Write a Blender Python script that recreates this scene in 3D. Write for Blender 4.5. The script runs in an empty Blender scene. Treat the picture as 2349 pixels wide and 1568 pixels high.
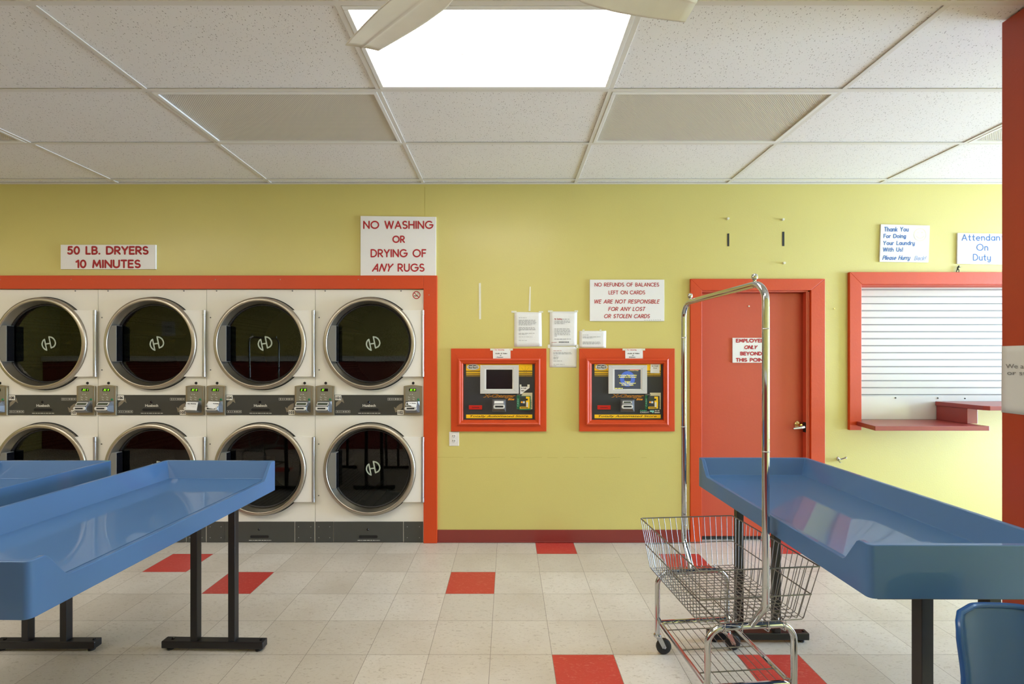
import bpy, bmesh, math, random
from mathutils import Vector, Matrix
random.seed(7)
PI = math.pi
SC = bpy.context.scene
COL = SC.collection

# ------------------------------------------------------------------ camera model (photo is 2349 x 1568)
FPX, VX, VY = 1080.0, 1166.0, 828.0      # focal length in pixels, vanishing point of the depth axis
D0, H0 = 3.776, 1.452                    # distance camera - back wall (plane y = 0), camera height
CEIL = 2.879
def P(px, py, y=0.0):
    d = D0 + y
    return ((px - VX) / FPX * d, y, H0 - (py - VY) / FPX * d)
def WX(px): return (px - VX) / FPX * D0
def WZ(py): return H0 - (py - VY) / FPX * D0
M1 = D0 / FPX                            # metres per photo pixel on the back wall

# ------------------------------------------------------------------ materials
def lin(r, g, b):
    def c(v):
        v /= 255.0
        return v / 12.92 if v <= 0.04045 else ((v + 0.055) / 1.055) ** 2.4
    return (c(r), c(g), c(b), 1.0)
MATS = {}
def mat(name, col=(0.5, 0.5, 0.5, 1), rough=0.5, metal=0.0, spec=0.5, coat=0.0, coat_rough=0.05, noise=0.0, nscale=6.0,
        bump=0.0, bscale=40.0, emit=None, estr=0.0, rvar=0.0):
    m = bpy.data.materials.new(name); m.use_nodes = True
    nt = m.node_tree; b = nt.nodes['Principled BSDF']
    col = tuple(col) if len(col) == 4 else tuple(col) + (1,)
    b.inputs['Base Color'].default_value = col
    b.inputs['Roughness'].default_value = rough
    b.inputs['Metallic'].default_value = metal
    b.inputs['Specular IOR Level'].default_value = spec
    b.inputs['Coat Weight'].default_value = coat
    b.inputs['Coat Roughness'].default_value = coat_rough
    tc = None
    def coords():
        nonlocal tc
        if tc is None: tc = nt.nodes.new('ShaderNodeTexCoord')
        return tc.outputs['Object']
    if noise or rvar:
        n = nt.nodes.new('ShaderNodeTexNoise'); n.inputs['Scale'].default_value = nscale; n.inputs['Detail'].default_value = 5
        nt.links.new(coords(), n.inputs['Vector'])
        if noise:
            mx = nt.nodes.new('ShaderNodeMix'); mx.data_type = 'RGBA'
            mx.inputs[6].default_value = tuple(c * (1 - noise) for c in col[:3]) + (1,)
            mx.inputs[7].default_value = tuple(min(1, c * (1 + noise)) for c in col[:3]) + (1,)
            nt.links.new(n.outputs['Fac'], mx.inputs[0]); nt.links.new(mx.outputs[2], b.inputs['Base Color'])
        if rvar:
            mr = nt.nodes.new('ShaderNodeMapRange'); mr.inputs[3].default_value = max(0, rough - rvar); mr.inputs[4].default_value = rough + rvar
            nt.links.new(n.outputs['Fac'], mr.inputs[0]); nt.links.new(mr.outputs[0], b.inputs['Roughness'])
    if bump:
        n2 = nt.nodes.new('ShaderNodeTexNoise'); n2.inputs['Scale'].default_value = bscale; n2.inputs['Detail'].default_value = 3
        nt.links.new(coords(), n2.inputs['Vector'])
        bp = nt.nodes.new('ShaderNodeBump'); bp.inputs['Strength'].default_value = bump; bp.inputs['Distance'].default_value = 0.01
        nt.links.new(n2.outputs['Fac'], bp.inputs['Height']); nt.links.new(bp.outputs[0], b.inputs['Normal'])
    if emit is not None:
        b.inputs['Emission Color'].default_value = tuple(emit[:3]) + (1,)
        b.inputs['Emission Strength'].default_value = estr
    MATS[name] = m
    return m

mat('yellow_paint', (0.60, 0.53, 0.16), rough=0.50, spec=0.8, coat=0.22, coat_rough=0.24, noise=0.05, nscale=1.7, bump=0.05, bscale=90)
mat('red_paint', (0.58, 0.054, 0.004), rough=0.46, spec=0.5, noise=0.06, nscale=5, bump=0.06, bscale=60)
mat('door_paint', (0.52, 0.066, 0.026), rough=0.48, spec=0.6, noise=0.07, nscale=3, bump=0.05, bscale=50)
mat('crack_paint', (0.46, 0.39, 0.10), rough=0.6)
mat('maroon_vinyl', (0.23, 0.035, 0.028), rough=0.38, noise=0.08, nscale=4)
mat('counter_red', (0.30, 0.05, 0.045), rough=0.3, noise=0.06)
mat('dryer_white', (0.80, 0.79, 0.745), rough=0.34, noise=0.02, nscale=3)
mat('plate_white', (0.83, 0.825, 0.80), rough=0.3, noise=0.02, nscale=3)
mat('dark_panel', (0.045, 0.047, 0.043), rough=0.42, noise=0.08, nscale=10)
mat('grey_panel', (0.055, 0.057, 0.052), rough=0.45, noise=0.1, nscale=12)
mat('seam_black', (0.006, 0.006, 0.006), rough=0.7)
mat('black_rubber', (0.008, 0.008, 0.009), rough=0.5)
mat('black_gloss', (0.006, 0.006, 0.008), rough=0.12)
mat('steel_ring', (0.46, 0.42, 0.35), rough=0.37, metal=1.0, rvar=0.05, nscale=20)
mat('hinge_metal', (0.55, 0.56, 0.59), rough=0.36, metal=1.0)
mat('handle_grey', (0.20, 0.195, 0.18), rough=0.45)
mat('champagne', (0.33, 0.29, 0.20), rough=0.38, metal=0.6)
mat('champagne_face', (0.25, 0.235, 0.18), rough=0.45, metal=0.3)
mat('reader_grey', (0.15, 0.155, 0.165), rough=0.32, metal=0.3)
mat('reader_light', (0.66, 0.66, 0.64), rough=0.35)
mat('lcd_green', (0.045, 0.06, 0.035), rough=0.2)
mat('button_green', (0.01, 0.18, 0.08), rough=0.4)
mat('led', (0.1, 0.6, 0.02), emit=(0.42, 1.0, 0.02), estr=0.8)
mat('arrow_tan', (0.22, 0.19, 0.14), rough=0.5)
mat('mark_white', (0.62, 0.62, 0.58), rough=0.6)
mat('mark_grey', (0.32, 0.32, 0.30), rough=0.6)
mat('emblem', (0.42, 0.50, 0.45), rough=0.6)
mat('sticker', (0.78, 0.77, 0.72), rough=0.5)
mat('ink_black', (0.012, 0.012, 0.014), rough=0.6)
mat('ink_grey', (0.36, 0.36, 0.37), rough=0.8)
mat('ink_midgrey', (0.17, 0.17, 0.17), rough=0.8)
mat('ink_pink', (0.50, 0.30, 0.30), rough=0.8)
mat('ink_red', (0.42, 0.012, 0.022), rough=0.6)
mat('ink_darkred', (0.36, 0.008, 0.014), rough=0.6)
mat('ink_pen_red', (0.60, 0.10, 0.08), rough=0.7)
mat('ink_blue', (0.03, 0.13, 0.42), rough=0.6)
mat('ink_faded_blue', (0.33, 0.40, 0.66), rough=0.6)
mat('ink_faded_yellow', (0.80, 0.72, 0.55), rough=0.6)
mat('paper', (0.78, 0.79, 0.80), rough=0.7, noise=0.02, nscale=14, bump=0.25, bscale=16)
mat('paper_grey', (0.62, 0.62, 0.60), rough=0.75, noise=0.02, nscale=10)
mat('sign_board', (0.80, 0.80, 0.82), rough=0.4, noise=0.015, nscale=4)
mat('tape', (0.72, 0.72, 0.62), rough=0.25)
mat('tape_white', (0.74, 0.73, 0.62), rough=0.35, noise=0.1, nscale=30)
mat('tape_black', (0.008, 0.008, 0.009), rough=0.6)
mat('chrome', (0.56, 0.57, 0.59), rough=0.07, metal=1.0)
mat('wire_zinc', (0.27, 0.26, 0.25), rough=0.42, metal=1.0)
mat('black_steel', (0.010, 0.010, 0.012), rough=0.38, noise=0.15, nscale=20)
mat('tray_blue', (0.058, 0.140, 0.31), rough=0.45, spec=0.15, coat=0.45, coat_rough=0.025, noise=0.05, nscale=2.5)
mat('chair_blue', (0.012, 0.070, 0.24), rough=0.34, spec=0.35, coat=0.2, coat_rough=0.12, noise=0.06, nscale=5)
mat('outlet_white', (0.75, 0.74, 0.72), rough=0.35)
mat('kiosk_black', (0.026, 0.028, 0.034), rough=0.45, noise=0.08, nscale=30)
mat('kiosk_yellow', (0.90, 0.54, 0.005), rough=0.45)
mat('kiosk_ochre', (0.42, 0.26, 0.01), rough=0.45)
mat('kiosk_orange', (0.85, 0.34, 0.01), rough=0.45)
mat('bezel', (0.58, 0.58, 0.57), rough=0.4)
mat('bezel_light', (0.72, 0.72, 0.71), rough=0.4)
mat('screen_off', (0.010, 0.011, 0.014), rough=0.15)
mat('screen_on', (0.03, 0.035, 0.055), rough=0.15, emit=(0.10, 0.13, 0.22), estr=0.25)
mat('screen_blue', (0.05, 0.10, 0.35), rough=0.2, emit=(0.06, 0.13, 0.55), estr=0.5)
mat('screen_text', (0.7, 0.65, 0.1), rough=0.3, emit=(0.85, 0.80, 0.15), estr=0.8)
mat('screen_red', (0.5, 0.02, 0.02), rough=0.3, emit=(0.8, 0.03, 0.03), estr=0.6)
mat('slot_red', (0.55, 0.012, 0.006), rough=0.4)
mat('cash_green', (0.02, 0.16, 0.07), rough=0.45)
mat('credit_cream', (0.66, 0.60, 0.42), rough=0.5)
mat('mint', (0.25, 0.62, 0.55), rough=0.5)
mat('green_bright', (0.05, 0.50, 0.22), rough=0.5)
mat('pillar_red', (0.37, 0.040, 0.010), rough=0.45, noise=0.06, nscale=8, bump=0.05, bscale=60)
mat('shutter_white', (0.68, 0.69, 0.72), rough=0.3)
mat('shutter_groove', (0.16, 0.16, 0.20), rough=0.4)  # slat seams, toned darker to add the shade their shallow grooves lack
mat('panel_shiny', (0.70, 0.72, 0.76), rough=0.14, spec=0.7, bump=0.1, bscale=5)
mat('brass', (0.62, 0.47, 0.20), rough=0.2, metal=1.0)
mat('lever_steel', (0.62, 0.64, 0.68), rough=0.18, metal=1.0)
mat('fixture_white', (0.74, 0.74, 0.72), rough=0.4)
mat('grid_white', (0.66, 0.64, 0.60), rough=0.42)
mat('fan_white', (0.72, 0.69, 0.62), rough=0.4, noise=0.12, nscale=9)
mat('olive_plastic', (0.028, 0.04, 0.028), rough=0.5)
mat('drum_back', (0.22, 0.22, 0.21), rough=0.35, metal=0.8)
mat('washer_white', (0.7, 0.7, 0.68), rough=0.35)

def special_materials():
    # dark tinted door glass: fresnel gloss over a tinted see-through pane
    m = bpy.data.materials.new('door_glass'); m.use_nodes = True; nt = m.node_tree
    nt.nodes.remove(nt.nodes['Principled BSDF']); out = nt.nodes['Material Output']
    tr = nt.nodes.new('ShaderNodeBsdfTransparent'); tr.inputs[0].default_value = (0.30, 0.32, 0.31, 1)
    gl = nt.nodes.new('ShaderNodeBsdfGlossy'); gl.inputs['Roughness'].default_value = 0.015; gl.inputs[0].default_value = (0.9, 0.95, 0.92, 1)
    fr = nt.nodes.new('ShaderNodeFresnel'); fr.inputs[0].default_value = 1.5
    mx = nt.nodes.new('ShaderNodeMixShader')
    nt.links.new(fr.outputs[0], mx.inputs[0]); nt.links.new(tr.outputs[0], mx.inputs[1]); nt.links.new(gl.outputs[0], mx.inputs[2])
    nt.links.new(mx.outputs[0], out.inputs[0]); MATS['door_glass'] = m
    # perforated drum metal
    m = mat('drum_metal', (0.20, 0.20, 0.19), rough=0.35, metal=0.85); nt = m.node_tree; b = nt.nodes['Principled BSDF']
    tc = nt.nodes.new('ShaderNodeTexCoord'); vo = nt.nodes.new('ShaderNodeTexVoronoi'); vo.inputs['Scale'].default_value = 85
    vo.inputs['Randomness'].default_value = 0.25
    rp = nt.nodes.new('ShaderNodeValToRGB'); rp.color_ramp.elements[0].position = 0.30; rp.color_ramp.elements[1].position = 0.36
    rp.color_ramp.elements[0].color = (0.01, 0.01, 0.01, 1); rp.color_ramp.elements[1].color = (0.22, 0.22, 0.21, 1)
    nt.links.new(tc.outputs['Object'], vo.inputs['Vector']); nt.links.new(vo.outputs['Distance'], rp.inputs[0]); nt.links.new(rp.outputs[0], b.inputs['Base Color'])
    # ribbed grey handle
    m = MATS['handle_grey']; nt = m.node_tree; b = nt.nodes['Principled BSDF']
    tc = nt.nodes.new('ShaderNodeTexCoord'); wv = nt.nodes.new('ShaderNodeTexWave'); wv.inputs['Scale'].default_value = 90
    bp = nt.nodes.new('ShaderNodeBump'); bp.inputs['Strength'].default_value = 0.5; bp.inputs['Distance'].default_value = 0.002
    nt.links.new(tc.outputs['Object'], wv.inputs['Vector']); nt.links.new(wv.outputs['Fac'], bp.inputs['Height']); nt.links.new(bp.outputs[0], b.inputs['Normal'])
    # ceiling tile: off white with pin holes, fissures and faint stains
    m = mat('ceiling_tile', (0.66, 0.63, 0.59), rough=0.85); nt = m.node_tree; b = nt.nodes['Principled BSDF']
    tc = nt.nodes.new('ShaderNodeTexCoord')
    mp = nt.nodes.new('ShaderNodeMapping'); mp.inputs['Scale'].default_value = (1.0, 1.0, 1.0); mp.inputs['Rotation'].default_value = (0, 0, 0.5)
    nt.links.new(tc.outputs['Object'], mp.inputs[0])
    def specks(scale, lo, hi, rot):
        mq = nt.nodes.new('ShaderNodeMapping'); mq.inputs['Scale'].default_value = (1.0, 0.55, 1.0); mq.inputs['Rotation'].default_value = (0, 0, rot)
        nt.links.new(tc.outputs['Object'], mq.inputs[0])
        v = nt.nodes.new('ShaderNodeTexVoronoi'); v.inputs['Scale'].default_value = scale
        nt.links.new(mq.outputs[0], v.inputs['Vector'])
        r = nt.nodes.new('ShaderNodeMapRange'); r.inputs[1].default_value = lo; r.inputs[2].default_value = hi
        nt.links.new(v.outputs['Distance'], r.inputs[0]); return r.outputs[0], v
    a, va = specks(95, 0.12, 0.22, 0.5)
    c, vb = specks(150, 0.10, 0.20, -0.9)
    # only some cells carry a hole
    ca = nt.nodes.new('ShaderNodeSeparateColor'); nt.links.new(va.outputs['Color'], ca.inputs[0])
    g = nt.nodes.new('ShaderNodeMath'); g.operation = 'GREATER_THAN'; g.inputs[1].default_value = 0.38; nt.links.new(ca.outputs[0], g.inputs[0])
    mxa = nt.nodes.new('ShaderNodeMath'); mxa.operation = 'MAXIMUM'
    inv = nt.nodes.new('ShaderNodeMath'); inv.operation = 'SUBTRACT'; inv.inputs[0].default_value = 1.0; nt.links.new(g.outputs[0], inv.inputs[1])
    nt.links.new(a, mxa.inputs[0]); nt.links.new(inv.outputs[0], mxa.inputs[1])
    cb = nt.nodes.new('ShaderNodeSeparateColor'); nt.links.new(vb.outputs['Color'], cb.inputs[0])
    g2 = nt.nodes.new('ShaderNodeMath'); g2.operation = 'LESS_THAN'; g2.inputs[1].default_value = 0.38; nt.links.new(cb.outputs[0], g2.inputs[0])
    mxb = nt.nodes.new('ShaderNodeMath'); mxb.operation = 'MAXIMUM'; nt.links.new(c, mxb.inputs[0]); nt.links.new(g2.outputs[0], mxb.inputs[1])
    mul = nt.nodes.new('ShaderNodeMath'); mul.operation = 'MULTIPLY'; nt.links.new(mxa.outputs[0], mul.inputs[0]); nt.links.new(mxb.outputs[0], mul.inputs[1])
    n = nt.nodes.new('ShaderNodeTexNoise'); n.inputs['Scale'].default_value = 1.6; n.inputs['Detail'].default_value = 4; nt.links.new(tc.outputs['Object'], n.inputs['Vector'])
    m0 = nt.nodes.new('ShaderNodeMix'); m0.data_type = 'RGBA'; m0.inputs[6].default_value = (0.73, 0.71, 0.69, 1); m0.inputs[7].default_value = (0.79, 0.785, 0.78, 1)
    nt.links.new(n.outputs['Fac'], m0.inputs[0])
    m1 = nt.nodes.new('ShaderNodeMix'); m1.data_type = 'RGBA'; m1.inputs[6].default_value = (0.22, 0.20, 0.18, 1)
    nt.links.new(mul.outputs[0], m1.inputs[0]); nt.links.new(m0.outputs[2], m1.inputs[7]); nt.links.new(m1.outputs[2], b.inputs['Base Color'])
    # vinyl floor tile (two colours), streaky flecks, joints and wear
    for name, ca_, cb_, fl in (('floor_beige', (0.56, 0.515, 0.45, 1), (0.66, 0.62, 0.56, 1), (0.36, 0.31, 0.25, 1)),
                               ('floor_red', (0.46, 0.040, 0.030, 1), (0.55, 0.055, 0.042, 1), (0.62, 0.16, 0.13, 1))):
        m = mat(name, ca_, rough=0.36, spec=0.45); nt = m.node_tree; b = nt.nodes['Principled BSDF']
        tc = nt.nodes.new('ShaderNodeTexCoord'); sx = nt.nodes.new('ShaderNodeSeparateXYZ'); nt.links.new(tc.outputs['Object'], sx.inputs[0])
        def math_(op, a, bb=None):
            k = nt.nodes.new('ShaderNodeMath'); k.operation = op
            for i, v in enumerate((a, bb)):
                if v is None: continue
                if isinstance(v, (int, float)): k.inputs[i].default_value = v
                else: nt.links.new(v, k.inputs[i])
            return k.outputs[0]
        tx = math_('DIVIDE', math_('ADD', sx.outputs[0], 0.0886), 0.3048); ty = math_('DIVIDE', math_('ADD', sx.outputs[1], 0.226), 0.3048)
        fx = math_('ABSOLUTE', math_('SUBTRACT', math_('FRACT', tx), 0.5)); fy = math_('ABSOLUTE', math_('SUBTRACT', math_('FRACT', ty), 0.5))
        joint = math_('GREATER_THAN', math_('MAXIMUM', fx, fy), 0.4955)
        cell = nt.nodes.new('ShaderNodeCombineXYZ'); nt.links.new(math_('FLOOR', tx), cell.inputs[0]); nt.links.new(math_('FLOOR', ty), cell.inputs[1])
        wn = nt.nodes.new('ShaderNodeTexWhiteNoise'); nt.links.new(cell.outputs[0], wn.inputs['Vector'])
        base = nt.nodes.new('ShaderNodeMix'); base.data_type = 'RGBA'; base.inputs[6].default_value = ca_; base.inputs[7].default_value = cb_
        nt.links.new(wn.outputs['Value'], base.inputs[0])
        mp = nt.nodes.new('ShaderNodeMapping'); mp.inputs['Scale'].default_value = (1.0, 2.6, 1); mp.inputs['Rotation'].default_value = (0, 0, 0.55)
        nt.links.new(tc.outputs['Object'], mp.inputs[0])
        nz = nt.nodes.new('ShaderNodeTexNoise'); nz.inputs['Scale'].default_value = 42; nz.inputs['Detail'].default_value = 4; nz.inputs['Distortion'].default_value = 1.2
        nt.links.new(mp.outputs[0], nz.inputs['Vector'])
        fr = nt.nodes.new('ShaderNodeMapRange'); fr.inputs[1].default_value = 0.565; fr.inputs[2].default_value = 0.70; fr.inputs[4].default_value = 0.72
        nt.links.new(nz.outputs['Fac'], fr.inputs[0])
        f = nt.nodes.new('ShaderNodeMix'); f.data_type = 'RGBA'; f.inputs[7].default_value = fl
        nt.links.new(fr.outputs[0], f.inputs[0]); nt.links.new(base.outputs[2], f.inputs[6])
        big = nt.nodes.new('ShaderNodeTexNoise'); big.inputs['Scale'].default_value = 2.3; big.inputs['Detail'].default_value = 6; nt.links.new(tc.outputs['Object'], big.inputs['Vector'])
        br = nt.nodes.new('ShaderNodeMapRange'); br.inputs[1].default_value = 0.42; br.inputs[2].default_value = 0.72; br.inputs[4].default_value = 0.35 if name == 'floor_beige' else 0.12
        nt.links.new(big.outputs['Fac'], br.inputs[0])
        dirt = nt.nodes.new('ShaderNodeMix'); dirt.data_type = 'RGBA'; dirt.inputs[7].default_value = (0.40, 0.33, 0.24, 1) if name == 'floor_beige' else (0.3, 0.05, 0.04, 1)
        nt.links.new(br.outputs[0], dirt.inputs[0]); nt.links.new(f.outputs[2], dirt.inputs[6])
        jm = nt.nodes.new('ShaderNodeMix'); jm.data_type = 'RGBA'; jm.inputs[7].default_value = (0.20, 0.17, 0.14, 1)
        nt.links.new(math_('MULTIPLY', joint, 0.85), jm.inputs[0]); nt.links.new(dirt.outputs[2], jm.inputs[6]); nt.links.new(jm.outputs[2], b.inputs['Base Color'])
        rr = nt.nodes.new('ShaderNodeMapRange'); rr.inputs[3].default_value = 0.28; rr.inputs[4].default_value = 0.5
        nt.links.new(big.outputs['Fac'], rr.inputs[0]); nt.links.new(rr.outputs[0], b.inputs['Roughness'])
        bp = nt.nodes.new('ShaderNodeBump'); bp.inputs['Strength'].default_value = 0.06; bp.inputs['Distance'].default_value = 0.01
        nt.links.new(nz.outputs['Fac'], bp.inputs['Height']); nt.links.new(bp.outputs[0], b.inputs['Normal'])
    # prismatic light diffuser, switched off / on
    for name, e in (('diffuser_off', 0.0), ('diffuser_lit', 12.0)):
        m = mat(name, (0.56, 0.53, 0.47), rough=0.22, spec=0.5, emit=(1.0, 0.925, 0.81), estr=e); nt = m.node_tree; b = nt.nodes['Principled BSDF']
        tc = nt.nodes.new('ShaderNodeTexCoord')
        w1 = nt.nodes.new('ShaderNodeTexWave'); w1.inputs['Scale'].default_value = 38; w1.bands_direction = 'X'
        w2 = nt.nodes.new('ShaderNodeTexWave'); w2.inputs['Scale'].default_value = 38; w2.bands_direction = 'Y'
        mm = nt.nodes.new('ShaderNodeMath'); mm.operation = 'MULTIPLY'; bp = nt.nodes.new('ShaderNodeBump'); bp.inputs['Strength'].default_value = 0.5; bp.inputs['Distance'].default_value = 0.003
        mp = nt.nodes.new('ShaderNodeMapping'); mp.inputs['Rotation'].default_value = (0, 0, PI / 4); nt.links.new(tc.outputs['Object'], mp.inputs[0])
        for w in (w1, w2): nt.links.new(mp.outputs[0], w.inputs['Vector'])
        nt.links.new(w1.outputs['Fac'], mm.inputs[0]); nt.links.new(w2.outputs['Fac'], mm.inputs[1]); nt.links.new(mm.outputs[0], bp.inputs['Height'])
        nt.links.new(bp.outputs[0], b.inputs['Normal'])
special_materials()

# ------------------------------------------------------------------ mesh building
class MB:
    def __init__(s): s.v = []; s.f = []; s.mi = []; s.sm = []
    def add(s, verts, faces, mi=0, smooth=False):
        o = len(s.v); s.v += [tuple(p) for p in verts]
        for f in faces: s.f.append([i + o for i in f]); s.mi.append(mi); s.sm.append(smooth)
        return s
    def box(s, x0, x1, y0, y1, z0, z1, mi=0):
        v = [(x, y, z) for z in (z0, z1) for y in (y0, y1) for x in (x0, x1)]
        return s.add(v, [(0, 2, 3, 1), (4, 5, 7, 6), (0, 1, 5, 4), (2, 6, 7, 3), (0, 4, 6, 2), (1, 3, 7, 5)], mi)
    def pbox(s, px0, px1, py0, py1, y0, y1, mi=0):          # a box given by photo pixels on the back wall, y0 < y1
        return s.box(WX(px0), WX(px1), y0, y1, WZ(py1), WZ(py0), mi)
    def prism(s, pts, y0, y1, mi=0, smooth=False):           # polygon in (x, z), counter-clockwise seen from the camera, extruded y0..y1
        n = len(pts); a = sum(pts[i][0] * pts[(i + 1) % n][1] - pts[(i + 1) % n][0] * pts[i][1] for i in range(n))
        if a < 0: pts = pts[::-1]
        v = [(x, y0, z) for x, z in pts] + [(x, y1, z) for x, z in pts]
        f = [list(range(n)), list(range(2 * n - 1, n - 1, -1))] + [(i + n, (i + 1) % n + n, (i + 1) % n, i) for i in range(n)]
        return s.add(v, f, mi, smooth)
    def zprism(s, pts, z0, z1, mi=0):                        # polygon in (x, y) extruded in z
        n = len(pts); a = sum(pts[i][0] * pts[(i + 1) % n][1] - pts[(i + 1) % n][0] * pts[i][1] for i in range(n))
        if a < 0: pts = pts[::-1]
        v = [(x, y, z0) for x, y in pts] + [(x, y, z1) for x, y in pts]
        f = [list(range(n - 1, -1, -1)), list(range(n, 2 * n))] + [(i, (i + 1) % n, (i + 1) % n + n, i + n) for i in range(n)]
        return s.add(v, f, mi)
    def lathe(s, prof, c, axis='y', seg=64, mi=0, smooth=True, closed=False):   # prof: list of (r, h) along the axis
        v = []; n = len(prof)
        for k in range(seg):
            a = 2 * PI * k / seg; ca, sa = math.cos(a), math.sin(a)
            for r, h in prof:
                if axis == 'y': v.append((c[0] + r * ca, c[1] + h, c[2] + r * sa))
                elif axis == 'z': v.append((c[0] + r * ca, c[1] + r * sa, c[2] + h))
                else: v.append((c[0] + h, c[1] + r * ca, c[2] + r * sa))
        f = []; m = n if closed else n - 1
        for k in range(seg):
            k2 = (k + 1) % seg
            for i in range(m):
                i2 = (i + 1) % n
                f.append((k * n + i, k2 * n + i, k2 * n + i2, k * n + i2))
        return s.add(v, f, mi, smooth)
    def tube(s, path, r, seg=10, mi=0, cap=True, closed=False):
        pts = [Vector(p) for p in path]; n = len(pts); v = []
        t0 = (pts[1] - pts[0]).normalized()
        up = Vector((0, 0, 1)) if abs(t0.z) < 0.9 else Vector((1, 0, 0))
        nrm = t0.cross(up).normalized(); prev = t0
        for i, p in enumerate(pts):
            if closed: t = (pts[(i + 1) % n] - pts[i - 1]).normalized()
            elif i == 0: t = t0
            elif i == n - 1: t = (pts[-1] - pts[-2]).normalized()
            else: t = ((pts[i + 1] - p).normalized() + (p - pts[i - 1]).normalized()).normalized()
            ax = prev.cross(t)
            if ax.length > 1e-7: nrm = Matrix.Rotation(prev.angle(t), 3, ax.normalized()) @ nrm
            nrm = (nrm - t * nrm.dot(t)).normalized(); prev = t; b = t.cross(nrm)
            rr = r[i] if isinstance(r, (list, tuple)) else r
            for k in range(seg):
                a = 2 * PI * k / seg; v.append(p + (nrm * math.cos(a) + b * math.sin(a)) * rr)
        f = []
        for i in range(n if closed else n - 1):
            j = (i + 1) % n
            for k in range(seg):
                k2 = (k + 1) % seg; f.append((i * seg + k, j * seg + k, j * seg + k2, i * seg + k2)[::-1])
        s.add(v, f, mi, True)
        if cap and not closed:
            o = len(s.v) - len(v)
            s.f.append([o + k for k in range(seg)]); s.f.append([o + (n - 1) * seg + k for k in range(seg - 1, -1, -1)])
            s.mi += [mi, mi]; s.sm += [False, False]
        return s
    def ball(s, c, r, mi=0, seg=16, rings=10, sz=1.0):
        prof = [(max(1e-5, r * math.sin(PI * i / rings)), -r * sz * math.cos(PI * i / rings)) for i in range(rings + 1)]
        return s.lathe(prof, c, 'z', seg, mi)
    def disc(s, c, r, axis='y', seg=32, mi=0, rx=1.0):       # flat disc facing the camera
        v = [(c[0] + r * rx * math.cos(2 * PI * k / seg), c[1], c[2] + r * math.sin(2 * PI * k / seg)) for k in range(seg)]
        return s.add(v, [list(range(seg))], mi)
    def flat(s, polys, mp, mi=0):                            # 2-D polygons (u, v) through mapping mp -> 3-D
        for pts in polys:
            e = getattr(pts, 'layer', 0) * .00007
            s.add([(q[0], q[1] - e, q[2]) for q in (mp(u, v) for u, v in pts)], [list(range(len(pts)))], mi)
        return s
    def rect(s, px0, px1, py0, py1, y, mi=0): return s.add([(WX(px0), y, WZ(py1)), (WX(px1), y, WZ(py1)), (WX(px1), y, WZ(py0)), (WX(px0), y, WZ(py0))], [(0, 1, 2, 3)], mi)

def obj(name, mb, m, parent=None, org=(0, 0, 0), bevel=0.0, bseg=2, label=None, angle=35):
    me = bpy.data.meshes.new(name)
    me.from_pydata([(x - org[0], y - org[1], z - org[2]) for x, y, z in mb.v], [], mb.f)
    ms = m if isinstance(m, (list, tuple)) else [m]
    for k in ms: me.materials.append(MATS[k])
    me.polygons.foreach_set('material_index', [min(i, len(ms) - 1) for i in mb.mi])
    me.polygons.foreach_set('use_smooth', mb.sm)
    me.update()
    if any(mb.sm): me.set_sharp_from_angle(angle=math.radians(angle))
    o = bpy.data.objects.new(name, me); COL.objects.link(o)
    if parent is not None: o.parent = parent
    else: o.location = org
    if bevel:
        b = o.modifiers.new('bevel', 'BEVEL'); b.width = bevel; b.segments = bseg; b.limit_method = 'ANGLE'; b.angle_limit = math.radians(40)
        b.harden_normals = False
    if label: o['label'] = label
    return o
def tag(o, label, cat, group=None):
    o['label'] = label; o['category'] = cat
    if group: o['group'] = group
    return o
def thing(name, label, cat, loc=(0, 0, 0), rotz=0.0, group=None):
    o = bpy.data.objects.new(name, None); COL.objects.link(o); o.location = loc; o.rotation_euler = (0, 0, rotz)
    o.empty_display_size = 0.1
    return tag(o, label, cat, group)
def struct(name, mb, m, **k):
    o = obj(name, mb, m, **k); o['kind'] = 'structure'; return o
def fillet(path, r, n=6):
    pts = [Vector(p) for p in path]; out = [pts[0]]
    for i in range(1, len(pts) - 1):
        p, a, b = pts[i], pts[i - 1], pts[i + 1]
        u = (a - p); w = (b - p); ang = u.angle(w)
        if abs(ang - PI) < 1e-3: out.append(p); continue
        rr = r[i - 1] if isinstance(r, (list, tuple)) else r
        t = min(rr / math.tan(ang / 2), u.length * 0.49, w.length * 0.49); q = t * math.tan(ang / 2)
        u.normalize(); w.normalize(); c = p + (u + w).normalized() * (q / math.sin(ang / 2))
        s0 = (p + u * t) - c; s1 = (p + w * t) - c; tot = s0.angle(s1); ax = s0.cross(s1).normalized()
        for k in range(n + 1): out.append(c + Matrix.Rotation(tot * k / n, 3, ax) @ s0)
    out.append(pts[-1]); return out

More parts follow.
